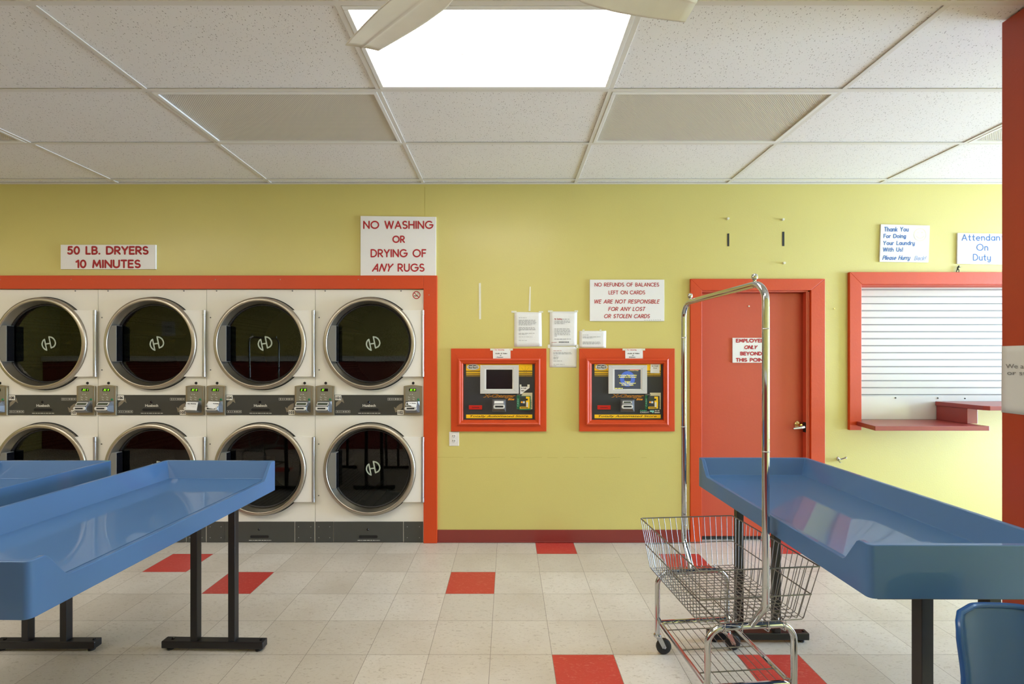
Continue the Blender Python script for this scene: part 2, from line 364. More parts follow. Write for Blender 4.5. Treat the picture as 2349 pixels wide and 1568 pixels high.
# ------------------------------------------------------------------ lettering: a single-line geometric alphabet
def A(cx, cy, rx, ry, a0, a1, n=14):
    return [(cx + rx * math.cos(math.radians(a0 + (a1 - a0) * k / n)), cy + ry * math.sin(math.radians(a0 + (a1 - a0) * k / n))) for k in range(n + 1)]
GL = {
 'A': (.74, [[(0, 0), (.37, 1), (.74, 0)], [(.12, .31), (.62, .31)]]),
 'B': (.56, [[(0, 0), (0, 1), (.28, 1)] + A(.28, .76, .24, .24, 90, -90) + [(0, .52)], [(.28, .52)] + A(.29, .26, .27, .26, 90, -90) + [(0, 0)]]),
 'C': (.80, [A(.5, .5, .5, .5, 48, 312, 24)]),
 'D': (.72, [[(0, 0), (0, 1), (.24, 1)] + A(.24, .5, .48, .5, 90, -90, 20) + [(0, 0)]]),
 'E': (.50, [[(.5, 1), (0, 1), (0, 0), (.5, 0)], [(0, .53), (.44, .53)]]),
 'F': (.48, [[(.48, 1), (0, 1), (0, 0)], [(0, .52), (.42, .52)]]),
 'G': (.94, [A(.48, .5, .48, .5, 48, 360, 26) + [(.56, .5)]]),
 'H': (.66, [[(0, 0), (0, 1)], [(.66, 0), (.66, 1)], [(0, .52), (.66, .52)]]),
 'I': (0.02, [[(.01, 0), (.01, 1)]]),
 'J': (.42, [[(.42, 1), (.42, .24)] + A(.2, .22, .22, .22, 0, -180)]),
 'K': (.62, [[(0, 0), (0, 1)], [(.58, 1), (0, .45)], [(.18, .6), (.62, 0)]]),
 'L': (.44, [[(0, 1), (0, 0), (.44, 0)]]),
 'M': (.86, [[(0, 0), (.1, 1), (.43, .2), (.76, 1), (.86, 0)]]),
 'N': (.70, [[(0, 0), (0, 1), (.70, 0), (.70, 1)]]),
 'O': (.98, [A(.49, .5, .49, .5, 0, 360, 32)]),
 'P': (.54, [[(0, 0), (0, 1), (.27, 1)] + A(.27, .73, .27, .27, 90, -90) + [(0, .46)]]),
 'R': (.58, [[(0, 0), (0, 1), (.28, 1)] + A(.28, .73, .27, .27, 90, -90) + [(0, .46)], [(.22, .46), (.58, 0)]]),
 'S': (.54, [A(.27, .745, .25, .255, 40, 270) + A(.27, .25, .27, .25, 90, -140)]),
 'T': (.56, [[(0, 1), (.56, 1)], [(.28, 1), (.28, 0)]]),
 'U': (.64, [[(0, 1), (0, .32)] + A(.32, .32, .32, .32, 180, 360) + [(.64, 1)]]),
 'V': (.66, [[(0, 1), (.33, 0), (.66, 1)]]),
 'W': (1.08, [[(0, 1), (.27, 0), (.54, 1), (.81, 0), (1.08, 1)]]),
 'X': (.62, [[(0, 0), (.62, 1)], [(0, 1), (.62, 0)]]),
 'Y': (.66, [[(0, 1), (.33, .46), (.66, 1)], [(.33, .46), (.33, 0)]]),
 'Z': (.58, [[(0, 1), (.58, 1), (0, 0), (.58, 0)]]),
 '0': (.56, [A(.28, .5, .28, .5, 0, 360, 28)]),
 '1': (.24, [[(0, .8), (.24, 1), (.24, 0)]]),
 '5': (.50, [[(.46, 1), (.09, 1), (.05, .56)] + A(.22, .32, .28, .32, 125, -140)]),
 '9': (.5, [A(.25, .72, .25, .28, 0, 360, 20), [(.5, .72), (.42, 0)]]),
 '7': (.5, [[(0, 1), (.5, 1), (.15, 0)]]),
 '.': (.04, [[(.0, .02), (.04, .02)]]), '!': (.06, [[(.03, 1), (.03, .3)], [(.03, .06), (.03, .02)]]),
 '&': (.6, [[(.6, .0), (.15, .72)] + A(.28, .82, .15, .17, 180, 0) + [(.1, .38)] + A(.24, .22, .22, .22, 135, 330)]),
 ' ': (.34, []),
 'a': (.52, [A(.26, .31, .26, .31, 0, 360, 20), [(.52, .62), (.52, 0)]]),
 'b': (.52, [A(.26, .31, .26, .31, 0, 360, 20), [(0, 1), (0, 0)]]),
 'c': (.44, [A(.27, .31, .27, .31, 50, 310)]),
 'd': (.52, [A(.26, .31, .26, .31, 0, 360, 20), [(.52, 1), (.52, 0)]]),
 'e': (.52, [[(.02, .33), (.52, .33)] + A(.26, .31, .26, .31, 5, 310, 18)]),
 'f': (.30, [[(.1, 0), (.1, .8)] + A(.26, .8, .16, .2, 180, 80), [(0, .6), (.28, .6)]]),
 'g': (.52, [A(.26, .31, .26, .31, 0, 360, 20), [(.52, .62), (.52, -.1)] + A(.27, -.1, .25, .2, 0, -150)]),
 'h': (.46, [[(0, 1), (0, 0)], [(0, .38)] + A(.23, .38, .23, .24, 180, 0) + [(.46, 0)]]),
 'i': (.04, [[(.02, .62), (.02, 0)], [(.02, .84), (.02, .88)]]),
 'k': (.44, [[(0, 1), (0, 0)], [(.42, .62), (0, .26)], [(.14, .38), (.44, 0)]]),
 'l': (.02, [[(.01, 1), (.01, 0)]]),
 'm': (.76, [[(0, .62), (0, 0)], [(0, .42)] + A(.19, .42, .19, .2, 180, 0) + [(.38, 0)], [(.38, .42)] + A(.57, .42, .19, .2, 180, 0) + [(.76, 0)]]),
 'n': (.46, [[(0, .62), (0, 0)], [(0, .38)] + A(.23, .38, .23, .24, 180, 0) + [(.46, 0)]]),
 'o': (.54, [A(.27, .31, .27, .31, 0, 360, 20)]),
 'p': (.52, [A(.26, .31, .26, .31, 0, 360, 20), [(0, .62), (0, -.3)]]),
 'r': (.28, [[(0, .62), (0, 0)], [(0, .36)] + A(.2, .4, .2, .22, 180, 60)]),
 's': (.38, [A(.19, .46, .17, .16, 40, 270) + A(.19, .15, .19, .15, 90, -140)]),
 't': (.34, [[(.15, .92), (.15, .1)] + A(.27, .12, .12, .12, 180, 290), [(0, .62), (.33, .62)]]),
 'u': (.46, [[(0, .62), (0, .23)] + A(.23, .23, .23, .23, 180, 360) + [(.46, .23)], [(.46, .62), (.46, 0)]]),
 'v': (.44, [[(0, .62), (.22, 0), (.44, .62)]]), 'w': (.7, [[(0, .62), (.17, 0), (.35, .62), (.53, 0), (.7, .62)]]),
 'x': (.42, [[(0, .62), (.42, 0)], [(0, 0), (.42, .62)]]),
 'y': (.46, [[(0, .62), (0, .23)] + A(.23, .23, .23, .23, 180, 360), [(.46, .62), (.46, -.1)] + A(.24, -.1, .22, .2, 0, -150)]),
}
class Poly(list):                                            # a 2-D polygon with its own paint layer
    layer = 0
_layer = [0]
def ribbon(path, w, cap=True):                                # a stroke of constant width as mitred strips, no overlapping faces inside a strip
    pts = [path[0]]
    for p in path[1:]:
        if math.hypot(p[0] - pts[-1][0], p[1] - pts[-1][1]) > 1e-6: pts.append(p)
    if len(pts) < 2: return []
    h = w / 2; out = []
    ang = lambda a, b: math.atan2(b[1] - a[1], b[0] - a[0])
    turn = lambda i: abs((ang(pts[i], pts[i + 1]) - ang(pts[i - 1], pts[i]) + PI) % (2 * PI) - PI)
    cuts = [0] + [i for i in range(1, len(pts) - 1) if turn(i) > math.radians(50)] + [len(pts) - 1]
    closed = len(cuts) == 2 and math.hypot(pts[0][0] - pts[-1][0], pts[0][1] - pts[-1][1]) < 1e-4 * max(1, w)
    for c0, c1 in zip(cuts[:-1], cuts[1:]):
        q = pts[c0:c1 + 1]; n = len(q); L = []; Rr = []
        _layer[0] = (_layer[0] + 1) % 7; lay = _layer[0]
        for i in range(n):
            if closed and i in (0, n - 1): a0, a1 = ang(q[-2], q[-1]), ang(q[0], q[1])
            elif i == 0: a0 = a1 = ang(q[0], q[1])
            elif i == n - 1: a0 = a1 = ang(q[-2], q[-1])
            else: a0, a1 = ang(q[i - 1], q[i]), ang(q[i], q[i + 1])
            d = (a1 - a0 + PI) % (2 * PI) - PI; m = a0 + d / 2 + PI / 2; k = h / max(.5, math.cos(d / 2))
            L.append((q[i][0] + math.cos(m) * k, q[i][1] + math.sin(m) * k)); Rr.append((q[i][0] - math.cos(m) * k, q[i][1] - math.sin(m) * k))
        ps = [[L[i], Rr[i], Rr[i + 1], L[i + 1]] for i in range(n - 1)]
        if cap and not closed:
            for p, aa in ((q[0], ang(q[1], q[0])), (q[-1], ang(q[-2], q[-1]))):
                ps.append([(p[0] + h * math.cos(aa - PI / 2 + PI * k / 5), p[1] + h * math.sin(aa - PI / 2 + PI * k / 5)) for k in range(6)])
        for p in ps: p = Poly(p); p.layer = lay; out.append(p)
    return out
def strokes(text, u0, u1, vtop, vbase, w, shear=0.0, gap=0.27):  # lettering between u0..u1, capitals from vbase up to vtop (pixel frame: v grows downward)
    x = 0.0; lines = []
    for ch in text:
        gw, ps = GL[ch]
        for p in ps: lines.append([(a + x, b) for a, b in p])
        x += gw + gap
    tot = max(1e-6, x - gap); out = []
    hgt = vbase - vtop; sx = (u1 - u0 - shear * hgt) / tot
    for p in lines:
        out += ribbon([(u0 + w / 2 + a * (sx - w / tot) + shear * b * hgt, vbase - w / 2 - b * (hgt - w)) for a, b in p], w)
    return out
_fc = {}
def fontpolys(text, shear=0.0, off=0.0):
    key = (text, shear, off)
    if key not in _fc:
        cu = bpy.data.curves.new('t', 'FONT'); cu.body = text; cu.shear = shear; cu.offset = off; cu.resolution_u = 3
        o = bpy.data.objects.new('t', cu); COL.objects.link(o)
        dg = bpy.context.evaluated_depsgraph_get(); me = o.evaluated_get(dg).to_mesh()
        vs = [(v.co.x, v.co.y) for v in me.vertices]; fs = [list(p.vertices) for p in me.polygons]
        o.evaluated_get(dg).to_mesh_clear(); bpy.data.objects.remove(o); bpy.data.curves.remove(cu)
        x0 = min(v[0] for v in vs); x1 = max(v[0] for v in vs); y0 = min(v[1] for v in vs); y1 = max(v[1] for v in vs)
        _fc[key] = ([((x - x0) / (x1 - x0), (y - y0) / (y1 - y0)) for x, y in vs], fs)
    return _fc[key]
def font(mb, text, u0, u1, v0, v1, mp, mi=0, shear=0.0, off=0.0):   # printed type fitted in the pixel box u0..u1, v0 (top)..v1
    vs, fs = fontpolys(text, shear, off)
    return mb.add([mp(u0 + a * (u1 - u0), v1 - b * (v1 - v0)) for a, b in vs], fs, mi)
def onwall(y): return lambda u, v: P(u, v, y)
def inwall(y): return lambda u, v: (WX(u), y, WZ(v))
# ------------------------------------------------------------------ the setting
XL, XR, YF = -8.2, 9.0, -4.9
DX0, DZT = WX(972.5), WZ(663)                      # dryer opening: right edge, top
DO0, DO1, DOT = WX(1608), WX(1857), WZ(666)        # door opening
SH0, SH1, SHT, SHB = WX(1971) , 4.75, 2.066, 0.94  # shutter opening
w = MB()
T = 0.14
w.box(XL, DX0, 0, T, DZT, CEIL + .03)
w.box(DX0, DO0, 0, T, 0, CEIL + .03)
w.box(DO0, DO1, 0, T, DOT, CEIL + .03)
w.box(DO1, SH0, 0, T, 0, CEIL + .03)
w.box(SH0, SH1, 0, T, SHT, CEIL + .03)
w.box(SH0, SH1, 0, T, 0, SHB)
w.box(3.60, SH1, 0, T, SHB, 1.088)
w.box(SH1, XR + .1, 0, T, 0, CEIL + .03)
struct('wall_back', w, 'yellow_paint')
w = MB().box(XL - .1, XL, YF, 1.2, 0, CEIL + .03); struct('wall_left', w, 'yellow_paint')
WY0, WY1, WZ0, WZ1 = -2.6, -0.06, 0.06, 2.80
w = MB().box(XL, XR, YF - .1, YF, 0, CEIL + .03); struct('wall_front', w, 'yellow_paint')
# washer bulkhead on the far side of the room (seen mirrored in the dryer doors)
w = MB().box(XL + .02, 1.2, YF + .002, -4.42, 0, 1.375); struct('trim_2', w, 'maroon_vinyl')
w = MB().box(XL + .02, 1.22, YF + .002, -4.38, 1.377, 1.49); struct('trim_3', w, 'washer_white')
# right wall with its daylight windows
w = MB()
w.box(XR, XR + .14, YF, WY0, 0, CEIL + .03); w.box(XR, XR + .14, WY1, 0.0, 0, CEIL + .03)
w.box(XR, XR + .14, WY0, WY1, 0, WZ0); w.box(XR, XR + .14, WY0, WY1, WZ1, CEIL + .03)
struct('wall_right', w, 'yellow_paint')
w = MB()
for k in range(4):
    yy = WY0 + (WY1 - WY0) * k / 3; w.box(XR + .04, XR + .09, max(WY0, yy - .03), min(WY1, yy + .03), WZ0, WZ1)
w.box(XR + .04, XR + .09, WY0, WY1, WZ0, WZ0 + .06); w.box(XR + .04, XR + .09, WY0, WY1, WZ1 - .06, WZ1)
struct('window_2', w, 'hinge_metal')
# floor of 12-inch vinyl tiles
fl = MB(); X0 = -0.0886; Y0 = -0.226; S = 0.3048
red = {(1, 0), (-1, 2), (1, 5), (4, 1), (7, 0), (4, 5), (-8, 1), (-6, 2), (-3, 9), (-10, 8), (4, 10), (9, 9)}
for i in range(-27, 30):
    for j in range(0, 17):
        xa, xb = X0 + S * i, X0 + S * (i + 1)
        yb, ya = (1.2 if j == 0 else Y0 - S * (j - 1)), Y0 - S * j
        fl.add([(xa, ya, 0), (xb, ya, 0), (xb, yb, 0), (xa, yb, 0)], [(0, 1, 2, 3)], 1 if (i, j) in red else 0)
struct('floor', fl, ['floor_beige', 'floor_red'])
# ceiling: lay-in tiles, exposed grid, wall angle; fixtures take the place of a tile
GX = [-0.0725 + 1.2192 * (k + .5) for k in range(-7, 8)]
GY = [0.0, -0.086, -0.698, -1.303, -1.906] + [-1.906 - .6096 * k for k in range(1, 6)]
def cell(i, j):                                    # i: column, 0 is the middle one; j: row from the wall
    return -0.0725 + 1.2192 * (i - .5), -0.0725 + 1.2192 * (i + .5), GY[j + 1], GY[j]
FIX = {(0, 3): 1, (-1, 2): 0, (1, 2): 0, (-3, 2): 0, (3, 2): 0, (-2, 5): 1, (-6, 5): 1, (-3, 4): 1, (-4, 5): 1, (0, 6): 1}  # lit entries after the seen panels are unseen, added for fill
c = MB()
for i in range(-7, 8):
    for j in range(0, len(GY) - 1):
        if (i, j) in FIX: continue
        a, b, y0, y1 = cell(i, j); a = max(a, XL); b = min(b, XR)
        if b > a: c.add([(a, y0, CEIL), (a, y1, CEIL), (b, y1, CEIL), (b, y0, CEIL)], [(0, 1, 2, 3)])
ceil = struct('ceiling', c, 'ceiling_tile')
g = MB()
for x in GX:
    if XL < x < XR: g.box(x - .0125, x + .0125, YF, -.004, CEIL - .006, CEIL - .001)
for y in GY[1:]: g.box(XL, XR, y - .0125, y + .0125, CEIL - .0065, CEIL - .0015)
obj('ceiling_grid', g, 'grid_white', ceil, bevel=.001, bseg=1)
g = MB().box(XL, XR, -.022, -.001, CEIL - .007, CEIL - .003).box(XL, XR, -.003, -.0005, CEIL - .009, CEIL - .003)
obj('wall_angle', g, 'grid_white', ceil)

# ceiling lights; the unseen ones are added to brighten the room
LL = {(0, 3): 'lit white ceiling light panel, the bright one behind the fan blade',
      (-1, 2): 'unlit grey ceiling light panel left of the lit one, above the rug sign',
      (1, 2): 'unlit ceiling light panel right of the lit one, above the red door',
      (-3, 2): 'unlit ceiling light panel cut off at the left edge of the photo',
      (3, 2): 'unlit ceiling light panel cut off by the red pillar at upper right',
      (-2, 5): 'added unseen ceiling fill light behind the camera on the left side',
      (-3, 4): 'added unseen ceiling fill light just outside the upper left corner of the photo',
      (-6, 5): 'added unseen ceiling fill light behind the camera at far left',
      (-4, 5): 'added unseen ceiling fill light behind the camera, second from the far left',
      (0, 6): 'added unseen ceiling fill light behind the camera in the middle'}
for (i, j), on in FIX.items():
    a, b, y0, y1 = cell(i, j); a += .013; b -= .013; y0 += .013; y1 -= .013
    cx, cy = (a + b) / 2, (y0 + y1) / 2
    t = thing('ceiling_light', LL[(i, j)], 'ceiling light', (cx, cy, CEIL), group='ceiling light panels')
    fr = MB(); e = .022
    for bx in ((a, b, y0, y0 + e), (a, b, y1 - e, y1), (a, a + e, y0 + e, y1 - e), (b - e, b, y0 + e, y1 - e)): fr.box(*bx, CEIL - .008, CEIL + .004)
    obj('frame', fr, 'fixture_white', t, (cx, cy, CEIL), bevel=.002)
    df = MB().box(a + e, b - e, y0 + e, y1 - e, CEIL + .000, CEIL + .004); obj('diffuser', df, 'diffuser_lit' if on else 'diffuser_off', t, (cx, cy, CEIL))
    if (i, j) == (0, 3):
        sp = MB(); rs = random.Random(3)
        for k in range(16):
            qx, qy, rr = -.205 + rs.gauss(0, .006), -(D0 - 2.19) + rs.gauss(0, .006), rs.uniform(.0008, .0028)
            sp.add([(qx + rr * 1.6 * math.cos(PI * m_ / 3), qy + rr * math.sin(PI * m_ / 3), CEIL - .0008) for m_ in range(6)], [range(6)])
        obj('dirt_spot', sp, 'ink_pink', t, (cx, cy, CEIL))
    hs = MB().box(a, b, y0, y1, CEIL + .03, CEIL + .12); obj('housing', hs, 'fixture_white', t, (cx, cy, CEIL))
# a roof above the tiles so no sky leaks in
# trim round the dryers
tr = MB()
tr.box(DX0, WX(1003.5), -.022, -.0005, 0, WZ(632.5)); tr.box(XL, DX0, -.022, -.0005, DZT, WZ(632.5))
struct('trim_1', tr, 'red_paint', bevel=.003)
for u in (7, 169, 349, 498, 646, 824, 862, 985):
    v_ = 642 if u < 900 else 677
    c_ = (WX(u), -.0221, WZ(v_)); obj('nail_head', MB().lathe([(.0002, -.0014), (.0035, -.001), (.0042, 0)], c_, 'y', 10), 'champagne', bpy.data.objects['trim_1'])
ck = MB().box(WX(974), WX(975.2), -.0006, .0004, WZ(495), CEIL - .03)
uu = [1003 + 12 * k for k in range(41)]; rk = random.Random(4)
pts_ = [(u, 1048.5 + rk.uniform(-1.1, 1.1)) for u in uu]
for (ua, va), (ub, vb) in zip(pts_[:-1], pts_[1:]):
    if rk.random() < .72: ck.prism([(WX(ua), WZ(va)), (WX(ub), WZ(vb)), (WX(ub), WZ(vb + .8)), (WX(ua), WZ(va + .8))], -.0005, .0004)
obj('hairline_crack', ck, 'crack_paint', bpy.data.objects['wall_back'])
bb = MB().box(WX(1003.5), WX(1582), -.008, -.0005, 0.002, WZ(1214)); bb.box(WX(1003.5), WX(1582), -.014, -.008, .002, .012)
struct('baseboard_back', bb, 'maroon_vinyl', bevel=.003)
bb = MB().box(WX(1889), XR, -.008, -.0005, 0.002, WZ(1214)); struct('baseboard_right', bb, 'maroon_vinyl', bevel=.003)

# door
DY = 0.052
door = struct('door_1', MB().box(DO0 + .006, DO1 - .020, DY, DY + .045, .030, DOT - .014), 'door_paint', bevel=.002)
dc = MB(); e0, e1, et = WX(1582), WX(1889), WZ(640)
dc.prism([(e0, 0.0), (DO0, 0.0), (DO0, DOT), (e0, et)], -.02, -.0005); dc.prism([(DO1, 0.0), (e1, 0.0), (e1, et), (DO1, DOT)], -.02, -.0005)
dc.prism([(e0, et), (DO0, DOT), (DO1, DOT), (e1, et)], -.02, -.0005)
obj('casing', dc, 'red_paint', door, bevel=.0025)
jb = MB().box(DO0 - .002, DO0 + .004, -.004, .138, 0, DOT).box(DO1 - .018, DO1 + .002, -.004, .138, 0, DOT).box(DO0, DO1, -.004, .138, DOT - .012, DOT + .002)
jb.box(DO1 - .030, DO1 - .018, -.004, .040, 0, DOT - .012)
obj('jamb', jb, 'door_paint', door, bevel=.002)
obj('back_board', MB().box(DO0 + .005, DO1 - .019, .1, .138, 0.002, DOT - .013), 'seam_black', door)
obj('door_sweep', MB().box(DO0 + .008, DO1 - .022, DY - .006, DY + .03, .012, .0298), 'black_rubber', door)
lx, _, lz = P(1827, 975, DY); lv = MB()
lv.lathe([(.0005, 0), (.030, -.001), (.031, -.006), (.024, -.012), (.012, -.016), (.0105, -.044), (.0005, -.046)], (lx + .012, DY, lz + .006), 'y', 32)
lever = obj('door_lever', lv, 'brass', door, label='brass and steel door lever')
lh = MB().tube(fillet([(lx + .030, DY - .050, lz - .006), (lx + .002, DY - .053, lz - .012), (lx - .058, DY - .052, lz - .020)], .01), [.013] * 2 + [.012] * 3 + [.011] * 3 + [.008], 14)
obj('handle', lh, 'lever_steel', lever)
px = P(1718, 702, DY); obj('peephole', MB().lathe([(.0005, -.004), (.006, -.004), (.007, -.0005)], (px[0], DY, px[2]), 'y', 16), 'tape_white', door)
jx = DO1 - .030; st = MB().box(jx - .002, jx - .0005, -.0035, .034, lz - .05, lz + .03); obj('strike_plate', st, 'seam_black', door)

# pass-through with roller shutter
SY = 0.115
cs = MB(); a0, at = WX(1944), WZ(625); 
cs.prism([(a0, WZ(985)), (SH0, WZ(985)), (SH0, SHT), (a0, at)], -.026, -.0005); cs.prism([(a0, at), (SH0, SHT), (SH1, SHT), (SH1 + .09, at)], -.026, -.0005)
cs.prism([(SH1, WZ(985)), (SH1 + .09, WZ(985)), (SH1 + .09, at), (SH1, SHT)], -.026, -.0005)
win = struct('window_1', cs, 'red_paint', bevel=.0025)
obj('lining', MB().box(SH0, SH1, -.004, .138, SHT - .006, SHT + .001).box(SH0 - .001, SH0 + .004, -.004, .138, SHB, SHT), 'red_paint', win)
sl = MB(); dd = (D0 + SY) / FPX; h = 16.04 * dd; zt = H0 - (665 - VY) * dd
prof = []
z = SHT + .02
prof.append((SY, z))
for k in range(17):
    zb = zt - k * h
    prof += [(SY, zb + .0075), (SY + .004, zb + .0065), (SY + .004, zb + .0045), (SY - .001, zb + .0035), (SY - .001, zb + .0015), (SY + .006, zb + .0005), (SY + .006, zb - .001), (SY, zb - .002)]
n = len(prof)
sl.add([(SH0 + .004, y, z) for y, z in prof] + [(SH1, y, z) for y, z in prof], [(i, i + 1, i + 1 + n, i + n) for i in range(n - 1)])
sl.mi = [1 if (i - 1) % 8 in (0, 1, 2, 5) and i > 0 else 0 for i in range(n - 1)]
zl = prof[-1][1]
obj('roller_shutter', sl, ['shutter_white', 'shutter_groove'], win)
bbz = H0 - (922 - VY) * dd
obj('bottom_bar', MB().box(SH0 + .004, SH1, SY - .012, SY + .02, bbz, zl + .001), 'shutter_white', win, bevel=.003)
x0, _, z0 = P(1971, 964.5, SY - .014); x1, _, _ = P(2167, 964.5, SY - .014); x2, _, z1 = P(2158, 908, SY - .014)
obj('splash_panel', MB().prism([(SH0 + .005, .974), (x1, .974), (x2, z1), (SH0 + .005, z1)], SY - .02, SY - .0125), 'panel_shiny', win)
obj('back_board', MB().box(SH0, SH1, SY + .025, SY + .03, SHB, SHT), 'seam_black', win)
for pxs, pys in ((2054, 912), (2151, 912.5), (2213, 913.5)):
    q = P(pxs, pys, SY - .02); obj('shutter_bolt', MB().lathe([(.0004, -.006), (.005, -.005), (.006, 0)], q, 'y', 12), 'black_steel', win)
# counters under the pass-through
cz = .973
co = MB().zprism([(SH0 + .006, .09), (SH0 + .006, -.027), (2.775, -.027), (2.705, -.304), (3.55, -.304), (3.55, .09)], cz - .034, cz)
o = obj('counter_shelf', co, 'counter_red', org=(3.1, -.15, cz - .034), bevel=.003); tag(o, 'low maroon counter shelf below the white roller shutter', 'counter')
cu = MB().zprism([(3.505, .09), (3.505, -.300), (3.53, -.326), (SH1, -.326), (SH1, .09)], 1.09, 1.123)
t = thing('counter_shelf', 'raised maroon counter shelf running behind the red pillar', 'counter', (3.9, -.12, cz)); 
obj('shelf_top', cu, 'counter_red', t, (3.9, -.12, cz), bevel=.003)
obj('support_block', MB().box(3.515, 3.595, -.17, .09, cz + .0005, 1.0898), 'counter_red', t, (3.9, -.12, cz), bevel=.002)
# pillar by the right edge
PX0, PY0, PY1 = 2.07, -2.21, -1.80
struct('pillar', MB().box(PX0, PX0 + .36, PY0, PY1, 0.0, CEIL - .008), 'pillar_red', bevel=.004)

# ------------------------------------------------------------------ signs on the wall
def board(name, label, cat, corners, th, m, y0=-.0008, bev=.001, texts=(), group=None):
    """corners in photo pixels (clockwise from top left); texts: (colour, [polygons in px])"""
    cx = sum(p[0] for p in corners) / 4; cy = max(p[1] for p in corners)
    yf = y0 - th
    org = P(cx, cy, yf)
    pts = [(P(u, v, yf)[0], P(u, v, yf)[2]) for u, v in corners]
    o = obj(name, MB().prism(pts, yf, y0), m, org=(org[0], y0, org[2]), bevel=bev if th > .002 else 0)
    tag(o, label, cat, group)
    for nm, col, polys in texts:
        for blk in (polys if isinstance(polys, Lines) else [polys]):
            obj(nm, MB().flat(blk, onwall(yf - .0008)), col, o, (org[0], y0, org[2]))
    return o
class Lines(list):                                       # one block of polygons per line of lettering
    def __add__(s, o): return Lines(list(s) + list(o))
R = lambda x0, x1, y0, y1: [(x0, y0), (x1, y0), (x1, y1), (x0, y1)]
G1 = 'printed signs on the yellow wall'
def lines(*ls, w=3.2):
    return Lines(strokes(t, u0, u1, vt, vb, k[1] if len(k) > 1 else w, k[0] if k else 0.0) for t, u0, u1, vt, vb, *k in ls)
board('wall_sign', 'white sign reading 50 LB. DRYERS 10 MINUTES above the dryers', 'sign', R(139, 357, 561, 617), .012, 'sign_board',
      texts=[('lettering', 'ink_darkred', lines(('50 LB. DRYERS', 154, 341, 564, 584), ('10 MINUTES', 173, 323, 595, 615), w=4.2))], group=G1)
board('wall_sign', 'large white sign reading NO WASHING OR DRYING OF ANY RUGS', 'sign', [(827, 495), (1000, 497), (1000, 632), (827, 632)], .012, 'sign_board',
      texts=[('lettering', 'ink_red', lines(('NO WASHING', 833, 994, 506, 525), ('OR', 900, 929, 540, 557), ('DRYING OF', 850, 978, 571, 590), ('RUGS', 912, 974, 604, 623)) + lines(('ANY', 853, 903, 604, 623, .28)))], group=G1)
board('wall_sign', 'white sign about no refunds of balances, above the right kiosk', 'sign', [(1353, 641), (1524, 641), (1524, 736), (1353, 736)], .010, 'sign_board',
      texts=[('lettering', 'ink_red', lines(('NO REFUNDS OF BALANCES', 1364, 1512, 648, 657), ('LEFT ON CARDS', 1396, 1480, 666, 675), w=1.4) +
              lines(('WE ARE NOT RESPONSIBLE', 1362, 1514, 686.5, 696, .2), ('FOR ANY LOST', 1395, 1481, 703.5, 713, .2), ('OR STOLEN CARDS', 1385, 1492, 720, 729.5, .2), w=1.5)),
             ('pen_note', 'ink_grey', [R(1478 + 5 * k, 1481 + 5 * k, 733.6 - .1 * k, 734.6 - .1 * k) for k in range(8)])], group=G1)
def arc_poly(cx, cy, rx, ry, a0, a1, w): return ribbon(A(cx, cy, rx, ry, a0, a1, 24), w)
board('wall_sign', 'tilted white sign reading Thank You For Doing Your Laundry With Us', 'sign', [(2021, 514), (2133, 517), (2130, 601.5), (2018, 600)], .010, 'sign_board',
      texts=[('lettering', 'ink_blue', lines(('Thank You', 2028, 2085, 520, 531, .06), ('For Doing', 2026.5, 2079, 536, 546, .06), ('Your Laundry', 2025.5, 2099, 552, 562, .06), ('With Us!', 2025, 2072, 567, 577, .06), w=1.7) + lines(('Please Hurry', 2024, 2090, 585.5, 596, .3), w=1.6)),
             ('faded_lettering', 'ink_faded_blue', lines(('Back!', 2097, 2126, 586.5, 597, .3), w=1.5)),
             ('smiley', 'ink_faded_yellow', arc_poly(2111, 538, 14, 14, 0, 360, 1.6) + arc_poly(2111, 538, 9, 8, 20, 160, 1.6) + arc_poly(2106, 533, 1, 1, 0, 360, 1.5) + arc_poly(2116, 533, 1, 1, 0, 360, 1.5))], group=G1)
board('wall_sign', 'white sign reading Attendant On Duty next to the pillar', 'sign', [(2197, 534), (2312, 536), (2310, 607), (2196, 604.5)], .010, 'sign_board',
      texts=[('lettering', 'ink_blue', lines(('Attendan', 2206, 2294, 536.5, 552), ('On', 2240, 2267, 559, 575), ('Duty', 2232, 2273, 582, 597.5), w=2.0)),
             ('faded_lettering', 'ink_faded_blue', lines(('t', 2297, 2303, 536.5, 552), w=2.0))], group=G1)
# sign on the door
def door_sign():
    y1 = DY - .0006; yf = y1 - .008; org = P(1722, 831, yf)
    pts = [(P(u, v, yf)[0], P(u, v, yf)[2]) for u, v in R(1680.5, 1764, 774.5, 831.5)]
    o = obj('door_sign', MB().prism(pts, yf, y1), 'sign_board', org=(org[0], y1, org[2]), bevel=.001)
    tag(o, 'white sign reading EMPLOYEES ONLY BEYOND THIS POINT on the red door', 'sign')
    for q in lines(('EMPLOYEES', 1688, 1759, 776.5, 785.5), ('BEYOND', 1698, 1748, 806, 815), ('THIS POINT', 1688, 1758, 820.5, 829.5), w=2.3) + lines(('ONLY', 1706.5, 1738, 791.5, 800.5, .22), w=2.1): obj('lettering', MB().flat(q, onwall(yf - .0008)), 'ink_red', o, (org[0], y1, org[2]))
door_sign()

